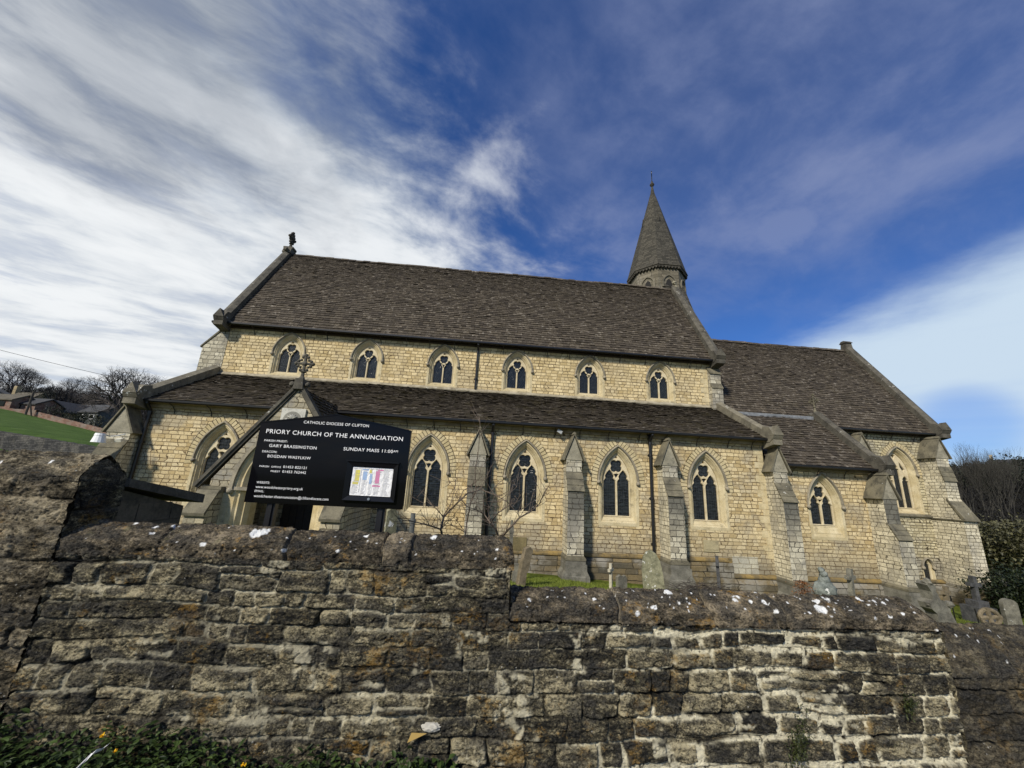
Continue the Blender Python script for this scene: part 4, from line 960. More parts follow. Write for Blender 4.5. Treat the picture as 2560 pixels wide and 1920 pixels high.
# --- gable copings
def gable_cope(name, prof, x0, x1, material, knee=None, parent=church):
    """prof: (y,z) centre line of the slope; thickness built below and above"""
    g_ = MB()
    (ya, za), (yb, zb_) = prof; d_ = Vector((yb-ya, zb_-za)).normalized(); up = Vector((-d_.y, d_.x)); up = -up if up.y < 0 else up
    n_ = max(3, int(math.hypot(yb-ya, zb_-za)/0.9))
    for i in range(n_):
        a_ = Vector((ya, za)).lerp(Vector((yb, zb_)), i/n_); c_ = Vector((ya, za)).lerp(Vector((yb, zb_)), (i+1)/n_)-d_*0.008
        t0_ = a_+up*0.30; t1_ = c_+up*0.30
        xm = (x0+x1)/2
        pts = [(x0, 0.22), (xm, 0.30), (x1, 0.22)]
        lo0, lo1 = a_-up*0.12, c_-up*0.12
        A = [(x0, lo0), (x0, a_+up*0.22), (xm, a_+up*0.30), (x1, a_+up*0.22), (x1, lo0)]; B = [(x0, lo1), (x0, c_+up*0.22), (xm, c_+up*0.30), (x1, c_+up*0.22), (x1, lo1)]
        ia = [g_.vert((x_, p.x, p.y)) for x_, p in A]; ib = [g_.vert((x_, p.x, p.y)) for x_, p in B]
        for k in range(5): g_.face((ia[k], ia[(k+1)%5], ib[(k+1)%5], ib[k]))
        g_.face(ia); g_.face(ib[::-1])
    if knee:
        ky, kz = knee; g_.prism([(ky-0.30, kz+0.02), (ky-0.38, kz+0.16), (ky-0.16, kz+0.52), (ky+0.22, kz+0.62), (ky+0.40, kz-0.10), (ky-0.10, kz-0.10)], x0-0.02, x1+0.02, 'x')
        g_.prism([(ky-0.30, kz-0.22), (ky-0.30, kz+0.0), (ky+0.35, kz+0.0), (ky+0.35, kz-0.35)], x0-0.0, x1+0.0, 'x')
        # little gablet on the kneeler
        g_.prism([(x0-0.03, kz+0.18), (x1+0.03, kz+0.18), ((x0+x1)/2, kz+0.60)], ky-0.40, ky-0.08, 'y')
    return part(g_, name, material, parent)
MAT['copew'] = stone('coping_stone_lichen', (0.12, 0.11, 0.085), (0.22, 0.20, 0.15), (0.05, 0.048, 0.04), 0.7, 0.05)
gable_cope('gable_coping', ((18.95, 7.15), (RY, RZ+0.05)), -13.48, -13.04, MAT['cope'], (18.9, 7.05)); gable_cope('gable_coping', ((27.2, 7.15), (RY, RZ+0.05)), -13.48, -13.04, MAT['cope'])
gable_cope('gable_coping', ((18.95, 7.15), (RY-0.05, RZ+0.0)), 12.18, 12.66, MAT['cope'], (18.9, 7.05)); gable_cope('gable_coping', ((27.2, 7.15), (RY+0.4, RZ-0.5)), 12.18, 12.66, MAT['cope'])
gable_cope('gable_coping', ((15.62, 2.52), (YC, 4.66)), -13.50, -13.04, MAT['copew'], (15.55, 2.42)); gable_cope('gable_coping', ((15.62, 2.52), (YC-0.25, 4.52)), 12.18, 12.58, MAT['copew'], (15.55, 2.40))
gable_cope('gable_coping', ((15.62, 1.52), (18.5, 4.28)), 17.06, 17.44, MAT['cope'], (15.55, 1.42)); gable_cope('gable_coping', ((19.6, 3.2), (18.5, 4.28)), 17.06, 17.44, MAT['cope'])
gable_cope('gable_coping', ((18.95, 3.90), (23.2, 10.2)), 24.5, 24.98, MAT['cope'], (18.9, 3.82)); gable_cope('gable_coping', ((27.2, 3.90), (23.2, 10.2)), 24.5, 24.98, MAT['cope'])
ap = MB(); ap.prism([(22.95, 10.2), (23.45, 10.2), (23.38, 10.66), (23.02, 10.66)], 24.52, 24.96, 'x'); ap.prism([(22.93, 10.64), (23.47, 10.64), (23.3, 10.80), (23.1, 10.80)], 24.48, 25.0, 'x'); part(ap, 'gable_apex_stone', MAT['cope'], church)
ap = MB(); ap.prism([(22.7, 13.55), (23.5, 13.55), (23.35, 14.0), (22.85, 14.0)], -13.50, -13.0, 'x'); ap.box(-13.55, -12.95, 22.85, 23.35, 13.93, 14.05)
for sy in (-1, 1): ap.ico((-13.25, RY+sy*0.42, 13.72), 0.16, 1, 0.2)
part(ap, 'gable_apex_stone', MAT['cope'], church)

# --- finial crosses
def cross(name, base, H, plane, parent, material, style='knob', w=None, t=0.05):
    """plane 'x': arms along X; 'y': arms along Y"""
    b_ = Vector(base); w = w or H*0.33; c_ = MB(); A = Vector((1, 0, 0)) if plane == 'x' else Vector((0, 1, 0)); Z = Vector((0, 0, 1))
    zc = H*0.66
    c_.tube([b_, b_+Z*H*0.10, b_+Z*H*0.14, b_+Z*H*0.28, b_+Z*H*0.32, b_+Z*H*0.36, b_+Z*(H-0.02)], [t*1.9, t*1.5, t*1.1, t*0.9, t*1.7, t, t*0.8], 8)
    c_.tube([b_+Z*zc-A*w, b_+Z*zc+A*w], t*0.8, 8)
    ends = [(b_+Z*H, Z, A), (b_+Z*zc-A*w, -A, Z), (b_+Z*zc+A*w, A, Z)]
    if style == 'knob':
        for p, d_, s_ in ends:
            c_.ico(p, t*1.15, 1, 0.1); c_.ico(p-d_*t*1.2+s_*t*1.5, t*0.95, 1, 0.1); c_.ico(p-d_*t*1.2-s_*t*1.5, t*0.95, 1, 0.1)
        for q_ in (1, -1): 
            for r_ in (1, -1): c_.ico(b_+Z*(zc+q_*t*2.2)+A*r_*t*2.2, t*0.8, 1, 0.1)
        c_.ico(b_+Z*zc, t*1.7, 1, 0.1, (1, 1, 1))
        for r_ in (1, -1): c_.ico(b_+Z*H*0.40+A*r_*t*1.8, t*1.0, 1, 0.1)
    if style == 'ring':
        c_.tube([b_+Z*zc+(A*math.cos(i*math.pi/8)+Z*math.sin(i*math.pi/8))*w*0.72 for i in range(17)], t*0.6, 6, cap=False)
        for p, d_, s_ in ends: c_.obox(p, d_*t*0.8, s_*t*1.5, d_.cross(s_)*t*0.9)
    return part(c_, name, material, parent)
MAT['fin'] = stone('finial_stone', (0.035, 0.032, 0.028), (0.09, 0.08, 0.065), (0.02, 0.02, 0.018), 0.6)
cross('finial_cross', (-13.25, RY, 14.02), 1.15, 'y', church, MAT['fin'], 'knob', 0.33, 0.085)
cross('finial_cross', (17.25, 18.45, 4.42), 0.98, 'y', church, MAT['weather'], 'ring', 0.25, 0.045)

# --- spire
sp = MB(); SXc, SYc = 12.30, 25.20
def octo(r_, z_, rot=22.5, cx=SXc, cy=SYc): return [(cx+r_*math.sin(R(rot+45*i)), cy-r_*math.cos(R(rot+45*i)), z_) for i in range(8)]
def ring_loft(mb, rings):
    ids = [[mb.vert(p) for p in r_] for r_ in rings]
    for a_, c_ in zip(ids, ids[1:]):
        n_ = len(a_)
        for i in range(n_): mb.face((a_[i], a_[(i+1) % n_], c_[(i+1) % n_], c_[i]))
    mb.face(ids[-1])
ring_loft(sp, [octo(2.16, 15.56), octo(2.18, 15.60), octo(2.06, 15.95), octo(0.15, 23.3), octo(0.05, 24.0)])
sp.face([sp.vert(p) for p in octo(2.16, 15.56)][::-1])
spo = part(sp, 'spire', MAT['spire'], church)
be = MB(); ring_loft(be, [octo(1.97, 12.0), octo(1.97, 15.52)]); part(be, 'belfry', masonry('belfry_masonry', (0.10, 0.09, 0.066), (0.19, 0.168, 0.125), (0.07, 0.06, 0.045), rowh=0.24, bw=0.6, rough_amp=0.3, grey=0.5, msize=0.01), spo)
ctb = MB()
for i in range(8):
    th = R(45*i); nrm_ = Vector((math.sin(th), -math.cos(th), 0)); tg = Vector((math.cos(th), math.sin(th), 0)); ap_ = 1.97*math.cos(R(22.5)); c0 = Vector((SXc, SYc, 0))+nrm_*ap_
    for k in range(-3, 4): ctb.obox(c0+nrm_*0.08+tg*k*0.235+Vector((0, 0, 15.43)), tg*0.055, nrm_*0.08, Vector((0, 0, 0.085)))
    ctb.obox(c0+nrm_*0.06+Vector((0, 0, 15.49)), tg*0.82, nrm_*0.09, Vector((0, 0, 0.04)))
    mp_ = lambda u, d, z, c0=c0, tg=tg, nrm_=nrm_: tuple(c0+tg*u-nrm_*d+Vector((0, 0, z)))
    bw_ = MB(); o1 = arch(0, 0.52, 14.22, 13.90, 0.70, 10); o2 = arch(0, 0.42, 14.22, 13.90, 0.60, 10); o3 = arch(0, 0.33, 14.20, 13.92, 0.51, 10); o4 = arch(0, 0.27, 14.18, 13.95, 0.45, 10)
    loft(bw_, o1, 0.0, o1, -0.09, mp_); loft(bw_, o1, -0.09, o2, -0.09, mp_); loft(bw_, o2, -0.09, o2, -0.012, mp_); loft(bw_, o2, -0.012, o3, -0.012, mp_); loft(bw_, o3, -0.012, o4, 0.05, mp_)
    wo = part(bw_, 'belfry_window', stone('belfry_dressing', (0.10, 0.092, 0.07), (0.20, 0.18, 0.135), (0.07, 0.065, 0.05), 0.6) if i == 0 else bpy.data.materials['belfry_dressing'], spo)
    bd_ = MB(); bd_.poly([mp_(p[0], -0.006, p[1]) for p in light(0, 0.24, 14.14, 13.96, 1.35, 0.22)]); part(bd_, 'opening_shade_panel', MAT['dark'], spo)  # flat panel just proud of the wall, opening's inner shade painted on it
part(ctb, 'corbel_table', MAT['spire'], spo)
# lucarnes
for az in (0, 90, 180, 270):
    lu = MB(); th = R(az); nrm_ = Vector((math.sin(th), -math.cos(th), 0)); tg = Vector((math.cos(th), math.sin(th), 0)); zc = 20.3; rad = 0.92*(2.08*(23.3-zc)/(23.3-15.90)+0.07)
    c0 = Vector((SXc, SYc, zc))+nrm_*rad
    pts = [c0+tg*-0.17-Vector((0, 0, 0.35))+nrm_*0.10, c0+tg*0.17-Vector((0, 0, 0.35))+nrm_*0.10, c0+Vector((0, 0, 0.42))+nrm_*0.06]
    bk_ = [p-nrm_*0.4 for p in pts]; k = [lu.vert(p) for p in pts+bk_]
    for f_ in ((0,1,2),(0,3,4,1),(1,4,5,2),(2,5,3,0)): lu.face([k[i] for i in f_])
    part(lu, 'lucarne', MAT['spire'], spo)
for az in (0, 90, 180, 270):
    lu2 = MB(); th = R(az); nrm_ = Vector((math.sin(th), -math.cos(th), 0)); tg = Vector((math.cos(th), math.sin(th), 0)); zc = 20.25; rad = 0.92*(2.08*(23.3-zc)/(23.3-15.90)+0.07)
    c0 = Vector((SXc, SYc, zc))+nrm_*(rad+0.115); lu2.poly([c0-tg*0.08-Vector((0, 0, 0.26)), c0+tg*0.08-Vector((0, 0, 0.26)), c0+Vector((0, 0, 0.16))])
    part(lu2, 'lucarne_opening_shade', MAT['dark'], spo)  # flat triangle coloured near-black as the shade within the lucarne
fc = MB(); fc.tube([(SXc, SYc, 23.95), (SXc, SYc, 24.1), (SXc, SYc, 24.22), (SXc, SYc, 24.45)], [0.10, 0.19, 0.12, 0.05], 8); part(fc, 'capstone', MAT['fin'], spo)
fc = MB(); fc.tube([(SXc, SYc, 24.3), (SXc, SYc, 25.45)], 0.035, 6); A_ = Vector((0.45, 0.9, 0)).normalized()*0.30; fc.tube([Vector((SXc, SYc, 25.02))-A_, Vector((SXc, SYc, 25.02))+A_], 0.03, 6); part(fc, 'spire_cross', MAT['iron'], spo)
# broached base of the bellcote over the nave east gable
fb = MB()
ring_loft(fb, [[(12.45, 22.7, 9.0), (14.62, 22.7, 9.0), (14.62, 27.4, 9.0), (12.45, 27.4, 9.0)], [(12.45, 22.8, 9.8), (14.42, 22.8, 9.8), (14.42, 27.4, 9.8), (12.45, 27.4, 9.8)], [(12.45, 22.85, 10.5), (14.18, 22.85, 10.5), (14.18, 27.3, 10.5), (12.45, 27.3, 10.5)], [(12.3, 23.0, 12.6), (13.62, 23.1, 12.6), (13.62, 27.1, 12.6), (12.3, 27.1, 12.6)], [(11.9, 23.4, 14.3), (13.45, 23.6, 14.3), (13.45, 26.4, 14.3), (11.9, 26.8, 14.3)]])
part(fb, 'bellcote_base', MAT['spire'], spo)
gg = MB(); gg.ico((12.45, 22.95, 13.55), 0.24, 1, 0.25, (0.8, 1.2, 1.1)); gg.ico((12.35, 22.75, 13.9), 0.14, 1, 0.2); part(gg, 'carved_head', MAT['gablet'], spo)

# --- porch
PX, PY, PA, PE = -6.08, 12.80, 2.76, -0.36
po = MB(); hole = arch(PX-0.0, 1.32, -0.50, ZB+0.3, 1.95, 14)
holed(po, [(PX-2.05, ZB), (PX+2.05, ZB), (PX+2.05, PE+0.05), (PX, PA-0.12), (PX-2.05, PE+0.05)], [hole], ywall(PY), 0)
for x_ in (PX-2.05, PX+2.05): xwall(po, [(PY, ZB), (16, ZB), (16, PE), (PY, PE)], x_)
porch = part(po, 'porch', MAT['porch'], church)
pj = MB()
def PO(d, zb=ZB+0.3): return arch(PX, 1.42-d, -0.50, zb, 2.05-d, 14)
for (d0, y0), (d1, y1) in zip([(0.0, -0.006), (0.16, -0.006), (0.22, 0.06), (0.27, 0.06), (0.36, 0.2), (0.40, 0.2), (0.48, 0.36)], [(0.16, -0.006), (0.22, 0.06), (0.27, 0.06), (0.36, 0.2), (0.40, 0.2), (0.48, 0.36), (0.48, 0.7)]):
    loft(pj, PO(d0)[1:]+[PO(d0)[0]], y0, PO(d1)[1:]+[PO(d1)[0]], y1, ywall(PY), closed=False)
part(pj, 'door_arch', stone('arch_limestone', (0.48, 0.38, 0.20), (0.62, 0.52, 0.32), (0.26, 0.21, 0.13), 0.5), porch)
ph = MB(); H0 = [p for p in PO(-0.03, -0.6)][1:]+[PO(-0.03, -0.6)[0]]; H1 = [p for p in PO(0.08, -0.6)][1:]+[PO(0.08, -0.6)[0]]
loft(ph, H0, 0, H0, -0.10, ywall(PY), closed=False); loft(ph, H0, -0.10, H1, -0.10, ywall(PY), closed=False); loft(ph, H1, -0.10, H1, 0, ywall(PY), closed=False)
for sx in (-1, 1): ph.ico((PX+sx*1.40, PY-0.06, -0.62), 0.10, 1, 0.1); ph.box(PX+sx*1.15-0.24, PX+sx*1.15+0.24, PY-0.05, PY+0.3, -0.60, -0.50)
part(ph, 'hood_mould', MAT['hood'], porch)
rr_ = random.Random(12)
for sx in (-1, 1):
    pq = MB(); z_ = -2.9; i = 0
    while z_ < -0.75:
        h_ = rr_.uniform(0.26, 0.40); w_ = (0.52 if i % 2 else 0.28)*rr_.uniform(0.9, 1.1); xa = PX+sx*1.42
        pq.box(min(xa, xa+sx*w_), max(xa, xa+sx*w_), PY-0.010, PY, z_+0.008, z_+h_-0.008); z_ += h_; i += 1
    part(pq, 'quoins', MAT['dressed'], porch)
# interior with inner door
pi_ = MB(); pi_.box(PX-2.0, PX+2.0, PY+0.4, 16, -3.0, -2.95); part(pi_, 'porch_floor', MAT['weather'], porch)
pd = MB(); pd.box(PX-1.2, PX+1.2, 15.85, 15.92, -2.95, -0.2)
for k in range(9): pd.box(PX-1.15+k*0.26, PX-1.15+k*0.26+0.235, 15.82, 15.86, -2.9, -0.3)
pd.box(PX-1.2, PX+1.2, 15.79, 15.83, -2.2, -2.1); part(pd, 'door', MAT['wood'], porch)
pb_ = MB(); pb_.box(PX-1.95, PX-1.5, 13.6, 15.6, -2.95, -2.45); part(pb_, 'bench', MAT['wood'], porch)
# porch roof
for sg, nm in ((1, 3), (-1, 5)):
    Vv = Vector((-sg*2.32, 0, PA-PE+0.12)); roof('porch_roof', (PX+sg*2.32, PY+0.16 if sg > 0 else 16.1, PE-0.12), (0, sg, 0), Vv, 3.3 if sg > 0 else 3.3, Vv.length, 0.20, 0.14, 0.16, 0.32, MAT['tilemoss'], porch, 20+nm)
gc = MB()
for sg in (-1, 1):
    a_ = Vector((PX+sg*2.42, PE-0.20)); c_ = Vector((PX, PA+0.02)); d_ = (c_-a_).normalized(); up = Vector((-d_.y, d_.x)); up = -up if up.y < 0 else up
    for i in range(4):
        p0 = a_.lerp(c_, i/4); p1 = a_.lerp(c_, (i+1)/4)-d_*0.008
        gc.prism([tuple(p0), tuple(p1), tuple(p1+up*0.09), tuple(p0+up*0.09)], PY-0.10, PY+0.22, 'y')
        gc.prism([tuple(p0-up*0.07), tuple(p1-up*0.07), tuple(p1), tuple(p0)], PY-0.05, PY+0.02, 'y')
gc.prism([(PX-0.16, PA-0.12), (PX+0.16, PA-0.12), (PX+0.12, PA+0.24), (PX-0.12, PA+0.24)], PY-0.14, PY+0.26, 'y')
gc.ico((PX-0.24, PY, PA+0.06), 0.09, 1, 0.2); gc.ico((PX+0.24, PY, PA+0.06), 0.09, 1, 0.2)
part(gc, 'gable_coping', MAT['cope'], porch)
cross('finial_cross', (PX+0.0, PY+0.04, PA+0.22), 0.86, 'x', porch, MAT['cope'], 'knob', 0.27, 0.056)
for sg in (-1, 1):
    xo = PX+sg*2.05; x0_, x1_ = sorted((xo-sg*0.45, xo+sg*0.10)); b_ = MB(); b_.prism([(PY, ZB), (PY-0.62, ZB), (PY-0.62, -1.25), (PY-0.28, -0.72), (PY, -0.66)], x0_, x1_, 'x'); bo = part(b_, 'buttress', MAT['porch'], porch)
    b_ = MB(); b_.prism([(PY-0.28, -0.72), (PY-0.70, -1.32), (PY-0.72, -1.24), (PY-0.28, -0.62), (PY, -0.58), (PY, -0.66)], x0_-0.03, x1_+0.03, 'x'); b_.box(x0_-0.02, x1_+0.02, PY-0.20, PY, -0.60, -0.52); part(b_, 'weathering', MAT['weather'], porch)
# carved panel in the porch gable: two small kneeling figures beside a lily under a round arch
rp = MB(); x0_, x1_, z0_, z1_ = PX-0.37, PX+0.37, 1.28, 2.0
rp.box(x0_, x1_, PY-0.07, PY, z0_, z1_)
rpo = part(rp, 'carved_panel', MAT['relief'], church)
rp = MB(); semi = [(PX-0.29, z0_+0.05), (PX+0.29, z0_+0.05)]+[(PX+0.29*math.cos(t_), z0_+0.33+0.29*math.sin(t_)) for t_ in np.linspace(0, math.pi, 15)]
sem2 = offs(semi, 0.045)
rp.prism(sem2, PY-0.085, PY-0.06, 'y'); part(rp, 'round_arch', stone('relief_edge', (0.46, 0.45, 0.40), (0.58, 0.57, 0.5), (0.25, 0.24, 0.2), 0.4), rpo)
rp = MB(); rp.poly([(a_, PY-0.087, c_) for a_, c_ in semi]); part(rp, 'recess', stone('relief_ground', (0.20, 0.195, 0.17), (0.30, 0.29, 0.25), (0.12, 0.12, 0.1), 0.4), rpo)
rp = MB()
rp.tube([(PX, PY-0.10, z0_+0.06), (PX, PY-0.10, z0_+0.40)], [0.035, 0.018], 6)
for a_ in (-0.9, -0.45, 0, 0.45, 0.9): rp.tube([(PX, PY-0.10, z0_+0.36), (PX+0.10*math.sin(a_), PY-0.11, z0_+0.36+0.12*math.cos(a_)), (PX+0.19*math.sin(a_), PY-0.11, z0_+0.36+0.16*math.cos(a_))], [0.022, 0.024, 0.012], 5)
for sx in (-1, 1):
    rp.ico((PX+sx*0.17, PY-0.10, z0_+0.17), 0.095, 1, 0.08, (0.85, 0.5, 1.25)); rp.ico((PX+sx*0.16, PY-0.11, z0_+0.34), 0.043, 1, 0.03); rp.tube([(PX+sx*0.16, PY-0.11, z0_+0.25), (PX+sx*0.07, PY-0.13, z0_+0.27)], 0.018, 5)
part(rp, 'carving', MAT['relief'], rpo, True)
# outdoor lamp and small floodlight fixed to the buttress by the left corner, light on the aisle wall
la = MB(); p0 = at(288, 1090, 15.05); p1 = at(275, 1091, 15.0); p2 = at(256, 1085, 14.7)
la.tube([p0+Vector((0.25, 0.1, 0.10)), p0, p1, p2], 0.018, 6); lo = part(la, 'lamp_bracket', simple('grey_paint', (0.45, 0.46, 0.45), 0.5), church)
la = MB(); pc = at(249, 1094, 14.7); la.tube([pc+Vector((0, 0, -0.17)), pc+Vector((0, 0, 0.06)), pc+Vector((0, 0, 0.07)), pc+Vector((0, 0, 0.15))], [0.20, 0.15, 0.16, 0.14], 14); part(la, 'lamp_shade', simple('white_enamel', (0.75, 0.76, 0.76), 0.35), lo)
la = MB(); pc = at(299, 1100, 15.02); la.obox(pc, (0.10, 0, 0.01), (0, 0.07, 0.03), (0, -0.02, 0.05)); la.obox(pc+Vector((0.02, 0.1, 0.02)), (0.02, 0, 0), (0, 0.12, 0), (0, 0, 0.02)); part(la, 'floodlight', simple('cream_plastic', (0.6, 0.58, 0.5), 0.4), church)
la = MB(); pc = at(1399, 1079, 15.75); la.obox(pc, (0.09, 0, -0.05), (0, 0.06, 0), (0.03, 0, 0.06)); la.obox(pc+Vector((0, 0.15, 0.02)), (0.015, 0, 0), (0, 0.12, 0), (0, 0, 0.015)); part(la, 'floodlight', simple('grey_plastic', (0.35, 0.36, 0.36), 0.4), church)

# ================================================================== NOTICE BOARD
sb = empty('notice_board', (-1.42, 3.9, -0.3), 'black church notice board with white lettering and a glazed notice case, on two posts', 'sign')
YS = 3.9
MAT['gloss'] = simple('black_gloss_paint', (0.0035, 0.0035, 0.0045), 0.06, spec=0.16)
MAT['white'] = simple('white_lettering', (0.82, 0.82, 0.82), 0.5)
s_ = MB(); s_.prism([(-2.145, -0.285), (-0.70, -0.285), (-0.705, 0.455), (-1.44, 0.572), (-2.145, 0.452)], YS, YS+0.035, 'y'); bd = part(s_, 'board', MAT['gloss'], sb)
s_ = MB()
for (xa, xb) in ((-2.145, -1.44), (-1.44, -0.705)):
    za, zb_ = (0.452, 0.572) if xa < -2 else (0.572, 0.455); s_.prism([(xa, za), (xb, zb_), (xb, zb_+0.012), (xa, za+0.012)], YS-0.006, YS+0.045, 'y')
part(s_, 'top_trim', MAT['gloss'], bd)
for xa in (-1.955, -0.945):
    s_ = MB(); s_.box(xa, xa+0.075, YS+0.036, YS+0.10, -2.6, 0.35); s_.box(xa+0.02, xa+0.055, YS+0.02, YS+0.036, -2.6, -0.29); part(s_, 'post', MAT['iron'], sb)
s_ = MB(); k0 = [(-1.265, -0.222), (-0.785, -0.222), (-0.785, 0.135), (-1.265, 0.135)]; k1 = [(-1.218, -0.182), (-0.825, -0.182), (-0.825, 0.092), (-1.218, 0.092)]
loft(s_, k0, 0, k0, -0.030, ywall(YS)); loft(s_, k0, -0.030, k1, -0.022, ywall(YS)); loft(s_, k1, -0.022, k1, -0.004, ywall(YS)); s_.box(-1.275, -0.775, YS-0.042, YS-0.0, 0.135, 0.147)
cs = part(s_, 'notice_case', simple('black_satin', (0.004, 0.004, 0.005), 0.25, spec=0.25), sb)
m, n, b = mat('crumpled_paper'); P = n.pos(); n.setin(b.inputs['Normal'], n.bump(n.noise(n.vmath('MULTIPLY', P, (1.0, 1.0, 0.45)), 34.0, 3, 0.5, 1.2), 1.0, 0.012)); b.inputs['Base Color'].default_value = (0.78, 0.78, 0.78, 1); b.inputs['Roughness'].default_value = 0.6; MAT['paper'] = m
s_ = MB(); s_.box(-1.212, -0.83, YS-0.010, YS-0.006, -0.176, 0.086); pmb = s_
ink = {'y': simple('yellow_ink', (0.62, 0.55, 0.10), 0.7), 'b': simple('blue_ink', (0.30, 0.45, 0.70), 0.7), 'p': simple('pink_ink', (0.62, 0.18, 0.36), 0.7), 'k': simple('grey_ink', (0.28, 0.28, 0.30), 0.7)}
def prints(rects, mk, d_=0.0):
    for (u0, u1, v0, v1) in rects:
        pmb.poly([(-1.212+0.382*u0, YS-0.0112-d_, -0.176+0.262*v0), (-1.212+0.382*u1, YS-0.0112-d_, -0.176+0.262*v0), (-1.212+0.382*u1, YS-0.0112-d_, -0.176+0.262*v1), (-1.212+0.382*u0, YS-0.0112-d_, -0.176+0.262*v1)], 1+'ybpk'.index(mk))
prints([(0.08, 0.19, 0.50, 0.90), (0.04, 0.18, 0.38, 0.47), (0.42, 0.48, 0.80, 0.92)], 'y'); prints([(0.27, 0.37, 0.55, 0.85), (0.44, 0.50, 0.42, 0.76), (0.24, 0.40, 0.90, 0.93)], 'b'); prints([(0.58, 0.68, 0.45, 0.88), (0.62, 0.76, 0.90, 0.95), (0.53, 0.72, 0.33, 0.38)], 'p')
rr_ = random.Random(2); rc_ = []
for (u0, u1) in ((0.03, 0.20), (0.25, 0.40), (0.43, 0.53), (0.56, 0.72), (0.76, 0.95)):
    for k in range(22): v_ = 0.05+k*0.042; rc_.append((u0+rr_.uniform(0, 0.02), u1-rr_.uniform(0, (u1-u0)*0.5), v_, v_+0.010))
rc_ += [(0.02, 0.98, 0.945, 0.952), (0.215, 0.222, 0.1, 0.93), (0.02, 0.2, 0.345, 0.352)]
prints(rc_, 'k', 0.0004)
part(pmb, 'paper_notice', [MAT['paper'], ink['y'], ink['b'], ink['p'], ink['k']], cs)
s_ = MB(); s_.tube([(-1.02, YS-0.030, -0.203), (-1.02, YS-0.040, -0.203)], 0.012, 12); part(s_, 'lock', simple('steel', (0.6, 0.6, 0.6), 0.3, 1.0), cs)
def text(body, l, r_, cap, name='lettering'):
    """l, r_: left and right ends of the baseline in the photo; cap: cap height in photo pixels"""
    a_ = at(l[0], l[1], YS); c_ = at(r_[0], r_[1], YS); w_ = c_.x-a_.x; hcap = (at(l[0], l[1]-cap, YS).z-a_.z)
    cu = bpy.data.curves.new(name, 'FONT'); cu.body = body; cu.size = 1.0; cu.extrude = 0.0; cu.offset = 0.0; cu.space_character = 1.07; cu.resolution_u = 3
    tmp = bpy.data.objects.new(name, cu); COL.objects.link(tmp); bpy.context.view_layer.update()
    me = bpy.data.meshes.new_from_object(tmp.evaluated_get(bpy.context.evaluated_depsgraph_get())); bpy.data.objects.remove(tmp)
    co = np.empty(len(me.vertices)*3); me.vertices.foreach_get('co', co); co = co.reshape(-1, 3)
    x0_, x1_ = co[:, 0].min(), co[:, 0].max(); capu = 0.73
    nx_ = (co[:, 0]-x0_)/(x1_-x0_)*w_+a_.x; nz_ = co[:, 1]/capu*hcap+(a_.z+(c_.z-a_.z)*0)
    out = np.stack([nx_, np.full(len(co), YS-0.0015), nz_], 1); me.vertices.foreach_set('co', out.reshape(-1)); me.update()
    me.name = name; me.materials.clear(); me.materials.append(MAT['white'])
    o = bpy.data.objects.new(name, me); COL.objects.link(o); o.parent = bd
    return o
def SG(u, v): k = 440/2212; return (600+u*k, 1020+v*k)
K_ = 440/2212
for (bdy, l, r_, cap) in (('CATHOLIC DIOCESE OF CLIFTON', (800, 192), (1620, 229), 36), ('PRIORY CHURCH OF THE ANNUNCIATION', (327, 314), (2048, 388), 56), ('PARISH PRIEST:', (305, 417), (598, 428), 27),
        ('GARY BRASSINGTON', (365, 488), (962, 511), 40), ('DEACON:', (278, 555), (465, 562), 28), ('BOGDAN WASYLKIW', (345, 619), (888, 639), 37), ('PARISH  OFFICE', (243, 740), (515, 749), 23), ('01453 822121', (542, 753), (835, 763), 33),
        ('PRIEST', (385, 803), (503, 808), 23), ('01453 762442', (530, 813), (828, 825), 33), ('WEBSITE:', (207, 945), (373, 951), 29), ('www.woodchesterpriory.org.uk', (195, 1004), (790, 1024), 36), ('EMAIL:', (183, 1054), (300, 1058), 29),
        ('woodchester.theannunciation@cliftondiocese.com', (172, 1118), (1112, 1145), 36), ('SUNDAY MASS 11:00', (1300, 531), (1922, 555), 43), ('AM', (1926, 556), (1983, 559), 28)):
    text(bdy, SG(*l), SG(*r_), cap*K_)

# ================================================================== GRAVES AND CHURCHYARD THINGS
def gz(x, y): return float(G(np.array([x]), np.array([y]))[0])
def stone_block(mb, prof, cx, cy, zb, th, rot=0, lean=(0, 0)):
    """outline (u, z) extruded to thickness, turned and leaning"""
    c, s = math.cos(rot), math.sin(rot); n_ = len(prof); k = len(mb.v)
    for d_ in (-th/2, th/2):
        for (u, z_) in prof:
            uu = u+lean[0]*z_; dd = d_+lean[1]*z_; mb.vert((cx+uu*c-dd*s, cy+uu*s+dd*c, zb+z_))
    for t in tessellate_polygon([[Vector((p[0], p[1], 0)) for p in prof]]): mb.face([k+t[0], k+t[1], k+t[2]]); mb.face([k+n_+t[2], k+n_+t[1], k+n_+t[0]])
    for i in range(n_): j = (i+1) % n_; mb.face((k+i, k+j, k+n_+j, k+n_+i))
def cross_prof(h, aw, t, az=0.68, z0=0.0, flare=1.0):
    zt = h*az; f = t*flare
    return [(-t*1.1, z0), (t*1.1, z0), (t*0.9, zt-t), (aw, zt-f), (aw, zt+f), (t, zt+t), (f, h), (-f, h), (-t, zt+t), (-aw, zt+f), (-aw, zt-f), (-t*0.9, zt-t)]
def round_prof(w, h, n=10): return [(-w/2, 0), (w/2, 0)]+[(w/2*math.cos(math.pi*i/n), h-w/2*0.8+w/2*0.8*math.sin(math.pi*i/n)) for i in range(n+1)]
G1 = 'gravestones in the churchyard'
